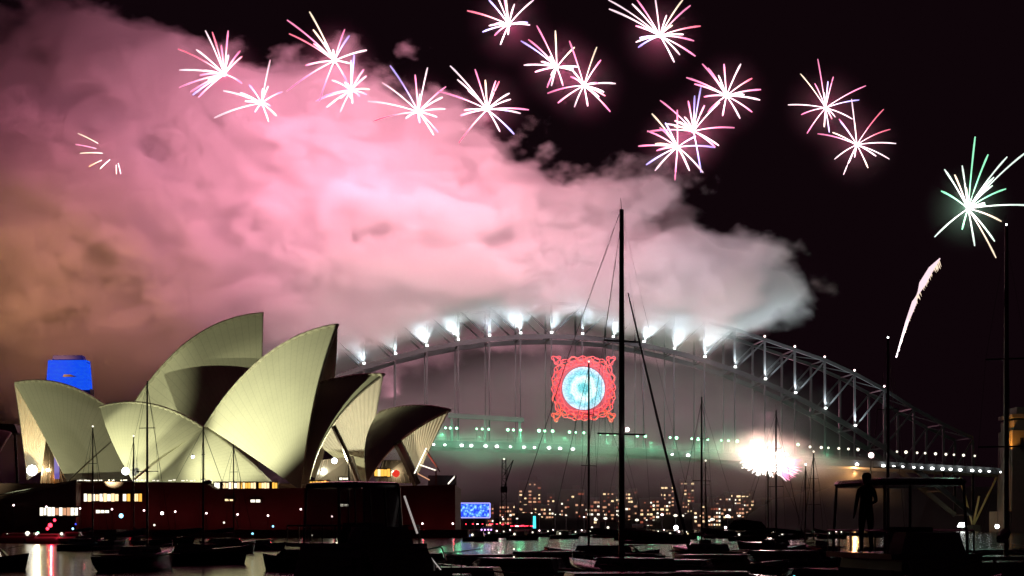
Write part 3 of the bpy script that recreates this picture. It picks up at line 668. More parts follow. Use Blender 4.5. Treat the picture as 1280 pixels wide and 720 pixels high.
for r_ in roots[:16]:
    if first is None: first = MB().ball((0, 0, 0), 26, 14).build('halo_ball', pf, r_)
    else: q = first.copy(); C.objects.link(q); q.parent = r_
# descending comet with a feathered tail
cm_ = [(1120, 447), (1127, 424), (1134, 402), (1143, 378), (1153, 355), (1164, 336), (1175, 323)]
p0 = at(1120, 447, 880); cmt = empty('firework_comet', p0, 0, 'slanting white comet trail with feathered edge between the bridge and the green burst', 'firework')
MB().tube([at(x, y, 880)-p0 for x, y in cm_], [.15, .5, .9, 1.35, 1.8, 1.45, .3], 8).build('trail', M['t_white'], cmt)
a = MB()
for k in range(170):
    t = random.random()**.8*5.9; i = int(t); f = t-i; x = cm_[i][0]*(1-f)+cm_[i+1][0]*f; y = cm_[i][1]*(1-f)+cm_[i+1][1]*f
    ln = 2+7*(t/6); s = random.choice((-1, -1, 1))
    q0 = at(x, y, 880)-p0; q1 = at(x+s*random.uniform(.3, .8)*ln*.6, y+ln*random.uniform(.6, 1.2), 880+random.uniform(-2, 2))-p0
    a.tube([q0, q0.lerp(q1, .6), q1], [.34, .22, .05], 4)
a.build('sparks', M['t_cream'], cmt)
# low burst under the deck
p0 = at(955, 574, 958); lb = empty('low_firework', p0, 0, 'dazzling white low burst with pink spikes just below the bridge deck', 'firework')
glowm('white_hot', (1, .93, .85), 9)
a = MB()
for k in range(150):
    an = random.uniform(0, 2*PI); r = random.uniform(.25, 1)**.8
    ex = math.cos(an)*r*(34 if math.cos(an) < 0 else 40); ey = math.sin(an)*r*(17 if math.sin(an) < 0 else 22)+max(0, math.cos(an))*6
    q1 = at(955+ex, 574+ey, 958+random.uniform(-6, 6))-p0
    a.tube([q1*.02, q1*.6, q1], [.9, .6, .06], 5)
a.build('spark_spray', M['white_hot'], lb)
for k in range(26):
    an = random.uniform(-.15, 1.5); ex = 26+19*math.cos(an)+random.uniform(-2, 6); ey = 3+21*math.sin(an)+random.uniform(-2, 5)
    q0 = at(955+ex*.6, 574+ey*.6, 955)-p0; q1 = at(955+ex, 574+ey, 955+random.uniform(-4, 4))-p0
    MB().tube([q0, q0.lerp(q1, .7), q1], [.5, .4, .1], 5).build('spike', M[random.choice(['t_pink', 't_white', 't_pink'])], lb)
lamp('low_burst_light', 'POINT', p0+Vector((0, -3, 0)), 3.2e5, (1, .56, .46))
lamp('low_burst_light', 'POINT', at(1068, 592, 1005), 6e4, (1, .45, .15))

# ------------------------------------------------------------------ north shore: buildings and waterside lights
brick = mat('dark_masonry', (.10, .07, .06), .9, noise=(.1, .3))
def building(name, px0, px1, pyt, Y, cols, rows, lit, label, cat, mats=('warm_window', 'dim_window', 'red_window'), group=None, roof=None):
    p0, p1 = at(px0, pyt, Y), at(px1, pyt, Y); cx = (p0.x+p1.x)/2; wd = p1.x-p0.x; h = p0.z
    g = empty(name, (cx, Y, 0), 0, label, cat, group)
    a = MB(); a.box((0, 8, h/2), (wd, 16, h)); a.build('wall', brick, g)
    rf = MB(); rf.box((0, 8, h+.8), (wd*.96, 15, 1.6)); rf.build('roof', M['deck'], g)
    if roof: MB().box((wd*.15, 8, h+3.4), (wd*.3, 6, 4)).build('lift_house', brick, g)
    dx = wd/cols; z0 = h-3 if rows > 2 else h-2.2; dzr = 3.6
    for r in range(rows):
        for c in range(cols):
            if random.random() > lit: continue
            s = random.choice((.45, .6, .8, 1.0)); x = -wd/2+dx*(c+.5); z = z0-r*dzr
            if z < 3: continue
            MB().box((x, -.2, z), (min(dx*.7, 2.6)*s+.5, .3, 1.1+.7*s)).build('lit_window', M[random.choice(mats)], g)
    return g
TG = 'apartment towers across the harbour'
building('apartment_tower', 648, 677, 602, 1700, 5, 14, .5, 'broad dark apartment tower with scattered lit windows right of the crane', 'building', ('warm_window', 'dim_window', 'red_window', 'dim_window'), TG, 1)
building('apartment_tower', 701, 731, 613, 1720, 5, 12, .32, 'dim apartment tower left of the slim centre mast, few lit windows', 'building', ('warm_window', 'dim_window', 'red_window'), TG, 1)
building('apartment_tower', 753, 773, 614, 1690, 4, 13, .5, 'reddish narrow tower between the slim mast and the thick main mast', 'building', ('red_window', 'dim_window', 'warm_window', 'red_window'), TG, 1)
building('apartment_tower', 787, 797, 612, 1700, 2, 13, .4, 'very narrow reddish tower directly behind the thick main mast', 'building', ('red_window', 'dim_window'), TG)
building('apartment_tower', 826, 843, 602, 1710, 4, 15, .55, 'left one of the tall twin towers with orange lit windows', 'building', ('warm_window', 'red_window', 'dim_window'), TG, 1)
building('apartment_tower', 850, 868, 601, 1710, 4, 15, .6, 'right one of the tall twin towers with orange lit windows', 'building', ('warm_window', 'red_window', 'dim_window', 'warm_window'), TG, 1)
building('office_block', 790, 804, 657, 1500, 5, 5, .95, 'small white-lit office block on the shore right of the main mast', 'building', ('pale_window', 'pale_window', 'dim_window'))
LG = 'low buildings along the far shore'
xs = [612, 632, 684, 742, 808, 822, 874, 893, 909, 925, 941, 957, 973, 989, 1003, 1018, 1033, 1049, 1063, 1078, 1095, 1112, 1130, 1148, 1166, 1184]
for k, x in enumerate(xs):
    wd = random.uniform(10, 17); top = random.uniform(622, 643)
    nm = ORD[k]
    building('shore_house', x-wd/2, x+wd/2, top, 1470+random.uniform(-4, 4)*2+(k % 3)*40, random.randint(3, 5), random.randint(3, 7), random.choice((.4, .55, .7)),
             nm+' low far-shore building from the left, dark with small lit windows', 'building', ('warm_window', 'pale_window', 'dim_window', 'dim_window', 'red_window'), LG)
for k in range(22):
    x = 884+k*9.3+random.uniform(-3, 3); wd = random.uniform(7, 12); py = 640-14*math.sin(k*.35)**2+random.uniform(-8, 4)
    building('hillside_house', x-wd/2, x+wd/2, py-8, 1640+(k % 4)*25, random.randint(2, 3), random.randint(3, 5), .5, ORD[k]+' hillside house from the left, high on the slope right of the towers', 'building', ('warm_window', 'pale_window', 'dim_window'), 'houses high on the slope')
for k in range(28):
    x = 642+k*16.3+random.uniform(-4, 4); wd = random.uniform(8, 14); top = random.uniform(612, 634)+ (8 if x > 900 else 0)
    building('waterside_flat', x-wd/2, x+wd/2, top, 1590+(k % 5)*8, random.randint(3, 5), random.randint(6, 10), .38, ORD[k]+' mid-height block of flats from the left, behind the low shore buildings', 'building', ('warm_window', 'red_window', 'dim_window', 'dim_window', 'pale_window'), 'blocks of flats behind the shore')
# street lamps on the far shore
SLG = 'street lamps on the far shore'
for k in range(30):
    px = 596+k*16.3+random.uniform(-5, 5); Y = 1452; z = 3+random.uniform(5, 12); p = at(px, 0, Y)
    g = empty('street_lamp', (p.x, Y, 0), 0, ORD[k]+' street lamp from the left on the far waterfront', 'lamp', SLG)
    MB().tube([(0, 0, 0), (0, 0, z)], .2, 5).build('post', M['alu'], g)
    MB().ball((0, 0, z+.4), random.uniform(.5, 1.7), 8, (1.3, 1, .8)).build('lantern', M[random.choice(('pale_window', 'warm_window', 'pink_lamp', 'pale_window'))], g)
for k, (px, py, r, mm, lab) in enumerate(((845, 676, 2.8, 'white_lamp', 'brightest white lamp on the far shore'), (1072, 643, 1.7, 'white_lamp', 'bright lamp high on the slope left of the hardtop cruiser'), (1050, 641, 1.9, 'pink_lamp', 'pinkish lamp beside the bright one on the slope'), (907, 676, 1.6, 'pink_lamp', 'wide pink lamp at the water between two masts'), (760, 674, 1.5, 'pale_window', 'yellowish lamp low beside the thick main mast'), (740, 676, 1.3, 'pale_window', 'small yellow lamp left of the thick main mast base'))):
    p = at(px, py, 1440); zz_ = max(p.z, 1.5); g = empty('shore_lamp', (p.x, 1440, 0), 0, lab, 'lamp')
    MB().tube([(0, 0, 0), (0, 0, zz_)], .25, 5).build('post', M['alu'], g); MB().ball((0, 0, zz_+.5), r*.72, 10).build('lantern', M[mm], g)
# floodlit quay and pale lattice shape under the right end of the bridge
g = empty('quay_floodlight', (at(1203, 0, 1000).x, 1000, 0), 0, 'white quay floodlight below the right end of the bridge', 'lamp')
MB().tube([(0, 0, 0), (0, 0, 3.2)], .3, 6).build('post', M['alu'], g); MB().box((0, 0, 4.0), (6, 2, 2.6), top=.55).build('lamp_head', M['white_lamp'], g)
lamp('quay_light', 'POINT', at(1216, 645, 1010), 1.2e3, (.9, .85, .45))
g = empty('slipway_crane', (at(1216, 0, 1030).x, 1030, 0), 0, 'pale V-shaped crane arms lit from below beneath the right end of the bridge', 'crane')
for dx, dz_ in ((-8, 34), (18, 40), (4, 22)): MB().beam((0, 0, 3), (dx, 0, dz_), 1.0, 1.0).build('arm', mat('crane_paint', (.4, .4, .2), .6), g)
MB().box((0, 0, 2), (8, 6, 4)).build('base', M['steel'], g)
# quays by the screen
quay = mat('quay_concrete', (.10, .10, .09), .9, noise=(.1, .3))
mb = MB(); mb.box((at(610, 0, 700).x, 715, .8), (60, 30, 1.6)); tag(mb.build('quay', quay), 'low concrete quay carrying the blue display screen', 'quay')
sm_ = bpy.data.materials.new('screen_picture'); sm_.use_nodes = True; n = sm_.node_tree; n.nodes.clear(); sm_.cycles.emission_sampling = 'NONE'
o_ = n.nodes.new('ShaderNodeOutputMaterial'); e = n.nodes.new('ShaderNodeEmission'); e.inputs[1].default_value = 1.3; n.links.new(e.outputs[0], o_.inputs[0])
tc = n.nodes.new('ShaderNodeTexCoord'); nz = n.nodes.new('ShaderNodeTexNoise'); nz.inputs['Scale'].default_value = .9; nz.inputs['Detail'].default_value = 3; n.links.new(tc.outputs['Object'], nz.inputs['Vector'])
cr = n.nodes.new('ShaderNodeValToRGB'); el = cr.color_ramp.elements; el[0].position = .40; el[0].color = (.02, .05, .75, 1); el[1].position = .68; el[1].color = (.35, .8, 1, 1); q = el.new(.52); q.color = (.06, .2, 1, 1)
n.links.new(nz.outputs[0], cr.inputs[0]); n.links.new(cr.outputs[0], e.inputs[0])
o0 = at(592.5, 638, 700); g = empty('display_screen', (o0.x, 700, 1.6), 0, 'blue display screen with a pale glowing border at the water beyond the podium', 'screen')
zc_ = o0.z-1.6
MB().box((0, 0, zc_), (12.6, .4, 5.4)).build('picture', sm_, g)
for a1, b1 in (((-6.8, zc_-3.1), (6.8, zc_-3.1)), ((-6.8, zc_+3.1), (6.8, zc_+3.1)), ((-6.8, zc_-3.1), (-6.8, zc_+3.1)), ((6.8, zc_-3.1), (6.8, zc_+3.1))):
    MB().beam((a1[0], -.3, a1[1]), (b1[0], -.3, b1[1]), .5, .4).build('border', mat('border_violet', (.1, .1, .3), emit=(.35, .35, 1), es=1.6), g)
for x in (-5, 5): MB().beam((x, .6, 0), (x, .6, zc_), .4, .4).build('leg', M['steel'], g)
for k, (x0, x1, py, mm) in enumerate(((573, 640, 655.5, 'red_lamp'), (640, 668, 657.5, 'red_lamp'))):
    p0, p1 = at(x0, py, 695), at(x1, py, 695); a = MB()
    g = empty('strip_light_row', ((p0.x+p1.x)/2, 695, 1.6), 0, ('long' if k == 0 else 'short')+' row of red lights along the quay '+('below the blue screen' if k == 0 else 'next to the cyan pillar'), 'lights')
    for j in range(9):
        t = (j+random.random()*.5)/9; MB().box(((t-.5)*(p1.x-p0.x), 0, p0.z-1.6+random.uniform(-.1, .2)), (random.uniform(.4, 1.6), .3, .32)).build('red_light', M['red_lamp' if random.random() < .8 else 'pink_lamp'], g)
o0 = at(668, 654, 690); g = empty('light_pillar', (o0.x, 690, 1.6), 0, 'glowing cyan pillar on the quay right of the blue screen', 'light')
MB().box((0, 0, o0.z-1.2), (1.3, 1.3, 5.2), top=.8).build('column', M['cyan_light'], g); MB().box((0, 0, .3), (2.4, 2.4, .6)).build('base', M['steel'], g)
o0 = at(608, 661, 680); g = empty('moored_launch', (o0.x, 680, 0), 0, 'small launch with violet lights moored under the blue screen', 'boat')
MB().box((0, 0, .5), (9, 3, 1.4), top=1.1).build('hull', M['geldark'], g); MB().box((0, 0, 1.9), (5, 2.4, 1.6), top=.85).build('cabin', M['gel'], g)
for x in (-2, -.6, .8, 2): MB().ball((x, -1.6, 1.6), .34, 7).build('cabin_light', mat('violet_lamp', (.2, .1, .4), emit=(.7, .35, 1), es=4), g)
# lattice crane left of the towers
o0 = at(630, 575, 640); g = empty('harbour_crane', (o0.x, 640, 0), 0, 'dark lattice crane with a short jib and a lamp on its peak', 'crane')
a = MB(); h = o0.z
for sx in (-1, 1):
    for sy in (-1, 1): a.beam((sx*1.1, sy*1.1, 0), (sx*.7, sy*.7, h), .25, .25)
for k in range(12):
    z0, z1 = h*k/12, h*(k+1)/12; s = 1 if k % 2 else -1
    a.beam((-1.0*s, -1, z0), (.95*s, -1, z1), .18, .18); a.beam((-1, -1, z1), (1, -1, z1), .15, .15)
a.build('mast', M['steel'], g)
a = MB(); a.beam((0, 0, h*.62), (3.6, 0, h*1.0), .4, .4); a.beam((0, 0, h*.8), (3.6, 0, h*1.0), .25, .25); a.beam((1.2, 0, h*.75), (1.3, 0, h*.9), .2, .2); a.build('jib', M['steel'], g)
MB().box((0, 0, h*.6), (2.6, 2.4, 2.4)).build('cab', M['steel'], g); MB().ball((0, 0, h+.3), .4, 8).build('peak_lamp', M['pale_window'], g)

# ------------------------------------------------------------------ boats
def hull_mb(Ln, B, fb, bow=.45, stern=.75, keel=.35, N=18, K=7):
    a = MB(); vs = []; fs = []
    for i in range(N+1):
        s = i/N; x = -Ln/2+Ln*s
        w_ = B/2*(stern+(1-stern)*min(1, s/.4)) if s < .4 else B/2*max(.02, 1-((s-.4)/.6)**2.3)
        top = fb*(1+bow*max(0, s-.3)**1.6/.55-.05*(1-s)); rk = fb*.35*max(0, s-.7)/.3
        for k in range(K+1):
            t = k/K                              # 0 keel -> 1 gunwale
            y = w_*math.sin(t*PI/2)**.55*(.82+.18*t); z = -keel+(top+keel)*t
            vs.append((x+rk*t*1.3, y, z))
        for k in range(K, -1, -1):
            t = k/K; y = w_*math.sin(t*PI/2)**.55*(.82+.18*t); z = -keel+(top+keel)*t
            vs.append((x+rk*t*1.3, -y, z))
    W = 2*K+2
    for i in range(N):
        for k in range(W-1): fs.append((i*W+k, i*W+k+1, (i+1)*W+k+1, (i+1)*W+k))
    fs.append(tuple(range(W))[::-1]); fs.append(tuple(N*W+k for k in range(W)))
    return a.add(vs, fs)
def yacht(px, ytop, Y, rz, Ln, label, mr_=.08, col='geldark', spread=(.45, .72), boom=True, light=None, stays=(1, 1), radar=None, mizzen=None, bob=0):
    p = at(px, 0, Y); H = at(px, ytop, Y).z
    g = empty('sailing_yacht', (p.x-math.cos(rz)*.12*Ln, Y-math.sin(rz)*.12*Ln, 0), rz, label, 'boat', 'sailing yachts moored in the cove')
    B = Ln*.30; fb = .85+Ln*.02
    MB.build(hull_mb(Ln, B, fb), 'hull', M[col], g, True)
    MB().box((-.03*Ln, 0, fb+.02), (Ln*.86, B*.84, .08)).build('deck', M['teak'], g)
    cb = MB().box((.02*Ln, 0, fb+.3), (Ln*.36, B*.55, .6), top=.86).build('cabin', M['gel'], g)
    for sy in (-1, 1):
        for k in range(3): MB().box((.02*Ln+(k-1)*Ln*.09, sy*B*.262, fb+.32), (Ln*.05, .05, .2)).build('cabin_window', M['glass'], g)
    mx_ = .12*Ln
    mo = MB().tube([(mx_, 0, fb), (mx_, 0, H*.6), (mx_, 0, H)], [mr_, mr_*.95, mr_*.7], 10).build('mast', M['alu'], g)
    for f_ in spread:
        MB().tube([(mx_, -B*.38*(1.3-f_), H*f_), (mx_, B*.38*(1.3-f_), H*f_)], mr_*.35, 6).build('spreader', M['alu'], g)
    st_ = max(.006, Y*.00009)
    if stays[0]: MB().tube([(Ln*.52, 0, fb*1.4), (mx_, 0, H*.98)], st_*1.8, 5).build('forestay', M['wire'], g)
    if stays[1]: MB().tube([(-Ln*.48, 0, fb), (mx_, 0, H*.99)], st_, 5).build('backstay', M['wire'], g)
    for sy in (-1, 1):
        MB().tube([(mx_-.1, sy*B*.45, fb), (mx_, sy*B*.38*(1.3-spread[-1]), H*spread[-1]), (mx_, 0, H*.97)], st_, 5).build('shroud', M['wire'], g)
        if Y < 100: MB().tube([(mx_-.3, sy*B*.44, fb), (mx_, 0, H*spread[0])], st_, 5).build('shroud', M['wire'], g)
    if boom:
        bm2 = MB().tube([(mx_, 0, fb+1.25), (-.36*Ln, 0, fb+1.3)], mr_*.7, 8).build('boom', M['alu'], g)
        MB().tube([(mx_-.1, 0, fb+1.75), (mx_-.8, 0, fb+1.6), (-.15*Ln, 0, fb+1.5), (-.35*Ln, 0, fb+1.42)], [.10, .24, .2, .1], 8).build('sail_cover', M['canvas'], g)
    rl = MB()
    for sy in (-1, 1):
        for zz_ in (.32, .62): rl.tube([(-.45*Ln, sy*B*.40, fb+zz_), (0, sy*B*.49, fb+zz_), (.3*Ln, sy*B*.38, fb*1.15+zz_), (.52*Ln, 0, fb*1.4+zz_)], max(.012, st_*.8), 4)
        for k in range(7): x = -.45*Ln+k*Ln*.14; rl.tube([(x, sy*B*.43, fb-.1), (x, sy*B*.45, fb+.62)], .014, 4)
    rl.build('guard_rail', M['wire'], g)
    if radar: MB().ball((mx_+mr_+.3, 0, H*radar), .33, 10, (1, 1, .55)).build('radar_dome', M['gel'], g)
    MB().tube([(mx_, 0, H), (mx_, .05, H+.5)], .012, 4).build('antenna', M['wire'], g)
    if light: MB().ball((mx_, 0, H+.12), max(.04, Y*.0006), 8).build('anchor_light', M[light], g)
    return g
R = math.radians
yacht(777, 262, 70, R(115), 11.5, 'nearest yacht with the thickest mast, rising in front of the bridge', .13, 'geldark', (.42, .66), light=None)
yacht(1258, 284, 74, R(70), 12, 'tall yacht at the far right edge, mast past the green burst', .12, 'geldark', (.40, .64), light='white_lamp')
yacht(1110, 424, 108, R(60), 10.5, 'yacht whose lit masthead stands against the bridge right of the arch', .11, 'gel', (.45, .7), light='white_lamp')
yacht(736, 454, 118, R(140), 9.6, 'yacht with a slim mast crossing the round blue sign', .085, 'geldark', (.5, .75), light='pale_window')
yacht(877, 496, 128, R(120), 9.5, 'yacht with a bare mast between the main mast and the low white burst', .085, 'gel', (.5, .75))
yacht(970, 513, 136, R(40), 9, 'yacht with its mast right in front of the low white burst', .085, 'geldark', (.5, .75))
yacht(960, 557, 172, R(150), 8, 'small yacht, second mast in front of the white burst, shorter than its neighbour', .09, 'gel', (.5, .75), boom=True)
yacht(1017, 566, 165, R(100), 8.2, 'small yacht right of the white burst with a masthead light', .085, 'geldark', (.5, .75), light='pale_window')
yacht(1007, 582, 176, R(90), 7.2, 'smallest lit-mast yacht just left of another lit mast', .07, 'geldark', (.5, .75), light='pink_lamp')
yacht(882, 577, 176, R(80), 7.4, 'small yacht with a masthead light beside the tall bare mast', .07, 'geldark', (.5, .75), light='pale_window')
yacht(184, 476, 114, R(75), 9.5, 'dark yacht with a tall mast before the large roof shells at left', .085, 'geldark', (.52, .75))
yacht(254, 534, 130, R(25), 8.6, 'dark long-hulled yacht with a radar dome and spreader light at left', .085, 'geldark', (.62, .8), radar=.60, light=None)
yacht(116, 534, 226, R(70), 9.5, 'yacht with masthead light in front of the leftmost roof shell', .11, 'geldark', (.45, .7), light='pale_window')
yacht(167, 546, 232, R(110), 9, 'far small yacht just left of the tall dark mast', .10, 'geldark', (.35, .7), light='pale_window')
yacht(292, 556, 182, R(60), 8.8, 'small far yacht under the biggest roof shell', .08, 'geldark', (.5, .75))
yacht(436, 570, 170, R(100), 8.5, 'small yacht with its mast showing between two roof shells', .08, 'geldark', (.5, .75))
g = empty('spreader_light', (0, 0, 0), 0, 'bright bluish lamp on the spreader of the radar-dome yacht', 'lamp')
p = at(241, 571, 129.5); g.location = p; MB().ball((0, 0, 0), .13, 8).build('bulb', M['white_lamp'], g); MB().box((0, 0, .16), (.1, .1, .14)).build('bracket', M['alu'], g)
# masthead wind lamp on the main mast
g = empty('mast_lamp', at(784, 537, 69.5), 0, 'bright steaming lamp halfway up the thickest mast', 'lamp')
MB().ball((0, 0, 0), .10, 10).build('bulb', M['pink_lamp'], g); MB().box((-.12, 0, 0), (.14, .1, .1)).build('bracket', M['alu'], g)
g = empty('mast_lamp', at(1089, 569, 109), 0, 'large warm lamp left of the lit masthead yacht, against the bridge', 'lamp')
MB().ball((0, 0, 0), .19, 10).build('bulb', M['pink_lamp'], g)
MB().tube([(0, .1, 0), (0, .1, -at(0, 569, 109).z)], .04, 6).build('pole', M['alu'], g)

_y = [o for o in bpy.data.objects if o.name == 'sailing_yacht'][0]
def loc_of(g_, p_): g_ = g_; return Matrix.Rotation(-g_.rotation_euler.z, 3, 'Z') @ (Vector(p_)-g_.location)
MB().tube([loc_of(_y, at(785, 366, 69.9)), loc_of(_y, at(822, 524, 68)), loc_of(_y, at(862, 690, 66))], [.035, .055, .07], 6).build('inner_forestay', M['wire'], _y)
MB().tube([loc_of(_y, at(774, 268, 70)), loc_of(_y, at(712, 440, 71.5)), loc_of(_y, at(628, 700, 74))], .016, 5).build('backstay', M['wire'], _y)
def cruiser(px, Y, rz, Ln, H, label, col='geldark', fly=True, hard=True, lights=(), open_=False, ht=(.46, .82), curtain=False, name='motor_cruiser', group='motor boats moored in the cove'):
    p = at(px, 0, Y); g = empty(name, (p.x, Y, 0), rz, label, 'boat', group)
    B = Ln*.33; fb = H*.30
    MB.build(hull_mb(Ln, B, fb, .5, .92), 'hull', M[col], g, True)
    h1 = H*.27
    if not open_:
        MB().box((-.04*Ln, 0, fb+h1/2), (Ln*.52, B*.78, h1), top=.86).build('cabin', M['gel'], g)
        ws = MB(); x0, x1 = .22*Ln, .34*Ln
        ws.add([(x1, -B*.34, fb), (x1, B*.34, fb), (x0, B*.32, fb+h1), (x0, -B*.32, fb+h1), (x1-.1, -B*.34, fb), (x1-.1, B*.34, fb), (x0-.1, B*.32, fb+h1), (x0-.1, -B*.32, fb+h1)],
               [(0, 1, 2, 3), (7, 6, 5, 4), (0, 4, 5, 1), (3, 2, 6, 7), (0, 3, 7, 4), (1, 5, 6, 2)]); ws.build('windscreen', M['glass'], g)
        for sy in (-1, 1): MB().box((-.04*Ln, sy*B*.385, fb+h1*.6), (Ln*.4, .06, h1*.36)).build('side_window', M['glass'], g)
    zt = fb+h1
    if fly:
        MB().box((-.08*Ln, 0, zt+.05), (Ln*.5, B*.82, .12)).build('fly_deck', M['gel'], g)
        MB().box((.10*Ln, 0, zt+.32), (Ln*.10, B*.6, .5), top=.8).build('console', M['gel'], g)
        MB().box((-.02*Ln, 0, zt+.38), (.5, B*.4, .6), top=.9).build('seat', M['canvas'], g)
        a = MB()
        for sy in (-1, 1):
            a.tube([(-.33*Ln, sy*B*.39, zt+.6), (.13*Ln, sy*B*.39, zt+.6)], .025, 5)
            for k in range(6): a.tube([(-.33*Ln+k*.092*Ln, sy*B*.39, zt+.1), (-.33*Ln+k*.092*Ln, sy*B*.39, zt+.6)], .02, 5)
        a.build('guard_rail', M['alu'], g)
    if hard:
        a = MB(); K = 14; W_ = B*ht[1]; LL = Ln*ht[0]
        for lvl in range(1):
            vs = []; 
            for z, k_ in ((H-.16, .96), (H-.08, 1.0), (H-.02, .97), (H, .86)):
                for j in range(4*K):
                    t = 2*PI*j/(4*K); c_, s__ = math.cos(t), math.sin(t)
                    vs.append((-.1*Ln+LL/2*k_*math.copysign(abs(c_)**.35, c_), W_/2*k_*math.copysign(abs(s__)**.35, s__), z))
            n4 = 4*K; fs = [(r_*n4+j, r_*n4+(j+1) % n4, (r_+1)*n4+(j+1) % n4, (r_+1)*n4+j) for r_ in range(3) for j in range(n4)]
            fs += [tuple(range(n4))[::-1], tuple(3*n4+j for j in range(n4))]; a.add(vs, fs)
        a.build('hardtop', M['geldark'], g, False)
        for sx in (-.1-ht[0]*.4, -.1+ht[0]*.4):
            for sy in (-1, 1): MB().tube([(sx*Ln+.12*(1 if sx > 0 else -1), sy*B*ht[1]*.46, zt+.08), (sx*Ln, sy*B*ht[1]*.44, H-.14)], .035, 6).build('hardtop_post', M['alu'], g)
    a = MB()
    for sy in (-1, 1):
        a.tube([(.05*Ln, sy*B*.46, fb+.55), (.3*Ln, sy*B*.40, fb*1.2+.55), (.5*Ln, 0, fb*1.55+.5)], .022, 5)
        for k in range(5): x = .05*Ln+k*.1*Ln; a.tube([(x, sy*B*(.46-.02*k*k*.5), fb*(1+.06*k)), (x, sy*B*(.46-.02*k*k*.5), fb*(1+.06*k)+.52)], .018, 5)
    a.build('bow_rail', M['alu'], g)
    for (lx, ly, lz_, lr, lm) in lights: MB().ball((lx*Ln, ly*B, lz_), lr*.8, 8).build('cabin_light', M[lm], g)
    return g
# the two big dark cruisers in front
c1 = cruiser(457, 46, R(-58), 8.6, 4.25, 'large dark flybridge cruiser under the right-hand roof shells, with an enclosed upper deck', 'geldark', True, True, ht=(.30, .74))
B1 = 8.6*.33; cm2 = mat('clear_curtain', (.05, .05, .055), .15); cm2.node_tree.nodes['Principled BSDF'].inputs['Alpha'].default_value = .75
a = MB(); z0, z1 = 2.46, 4.1; xa, xb, yy = -.24*8.6, .045*8.6, B1*.345
for sy in (-1, 1): a.add([(xa, sy*yy, z0), (xb, sy*yy, z0), (xb-.15, sy*yy*.96, z1), (xa, sy*yy*.96, z1)], [(0, 1, 2, 3)])
a.add([(xb, -yy, z0), (xb, yy, z0), (xb-.15, yy*.96, z1), (xb-.15, -yy*.96, z1)], [(0, 1, 2, 3)]); a.build('curtain', cm2, c1)
a = MB()
for k in range(5): t = k/4; a.tube([(xb+.02, -yy+2*yy*t, z0), (xb-.13, (-yy+2*yy*t)*.96, z1)], .025, 5)
a.build('curtain_frame', M['alu'], c1)
bt = mat('shine_tube', (.8, .8, .8), .3, emit=(1, .9, .85), es=.35)  # shine of the grab rail put into the material as a faint glow
MB().tube([(xb+.05, yy*1.02, z1-.25), (xb+.75, yy*1.05, z0+.35)], .032, 6).build('grab_tube', bt, c1)
MB().tube([(xb+1.1, yy*1.08, z0-.1), (xb+3.0, yy*.8, 1.55)], .018, 6).build('grab_tube', bt, c1)
c2 = cruiser(1140, 36, R(-80), 7.6, 4.05, 'near dark cruiser at right with a wide hardtop roof', 'geldark', True, True)
cruiser(1215, 52, R(200), 9.5, 3.3, 'dark cabin cruiser at lower right behind the hardtop boat', 'geldark', False, False)
# the person standing under the hardtop
def person(loc, rz, label, h=1.72, arm=0):
    me = bpy.data.meshes.new('person'); k = h/1.75
    J = [((0, 0, .93), .15, .12), ((0, .01, 1.12), .145, .105), ((0, 0, 1.32), .17, .115), ((0, 0, 1.45), .10, .09), ((0, .0, 1.53), .055, .055), ((0, .015, 1.60), .085, .095), ((0, .01, 1.69), .08, .09),
         ((-.19, 0, 1.41), .06, .06), ((-.25, .0, 1.14), .046, .046), ((-.22, .12, .93), .034, .034), ((-.20, .17, .86), .035, .022),
         ((.19, 0, 1.41), .06, .06), ((.27, .02, 1.15), .046, .046), ((.20, .22, 1.10), .034, .034), ((.15, .30, 1.12), .035, .022),
         ((-.10, 0, .86), .10, .10), ((-.12, .02, .48), .065, .065), ((-.13, 0, .09), .045, .045), ((-.14, .13, .04), .045, .035),
         ((.10, 0, .86), .10, .10), ((.12, .02, .48), .065, .065), ((.13, 0, .09), .045, .045), ((.14, .13, .04), .045, .035)]
    E = [(0, 1), (1, 2), (2, 3), (3, 4), (4, 5), (5, 6), (3, 7), (7, 8), (8, 9), (9, 10), (3, 11), (11, 12), (12, 13), (13, 14), (0, 15), (15, 16), (16, 17), (17, 18), (0, 19), (19, 20), (20, 21), (21, 22)]
    # fingers
    for base, d in ((10, Vector((0, .35, -1))), (14, Vector((-.5, 1, -.2)))):
        bpos = Vector(J[base][0]); d = d.normalized()
        for f_ in range(5):
            off = Vector((.012*(f_-2), .01*(f_-2), 0)) if f_ < 4 else Vector((.03, .02, .02)); ln = (.05, .065, .07, .06, .04)[f_]
            J.append((tuple(bpos+off+d*.03), .011, .011)); J.append((tuple(bpos+off*1.4+d*(.03+ln)+Vector((0, .01, 0))), .008, .008))
            E += [(base, len(J)-2), (len(J)-2, len(J)-1)]
    me.from_pydata([Vector(j[0])*k for j in J], E, [])
    o = bpy.data.objects.new('person', me); C.objects.link(o); o.location = loc; o.rotation_euler = (0, 0, rz)
    sk = o.modifiers.new('skin', 'SKIN'); sk.use_smooth_shade = True
    for i, j in enumerate(J): me.skin_vertices[0].data[i].radius = (j[1]*k, j[2]*k)
    me.skin_vertices[0].data[0].use_root = True
    sb_ = o.modifiers.new('sub', 'SUBSURF'); sb_.levels = 2; sb_.render_levels = 2
    me.materials.append(M['cloth'])
    tag(o, label, 'person')
    MB().ball((0, -.012, 1.70*k), .105*k, 12, (1, 1.08, 1)).build('hair', mat('dark_hair', (.02, .015, .01), .8), o, True)
    a = MB(); a.ball((0, .085*k, 1.645*k), .055*k, 10, (1.1, .5, 1.25)); a.ball((0, .125*k, 1.64*k), .014*k, 8, (1, 1.3, 1.6)); a.build('face', M['skin'], o, True)
    return o
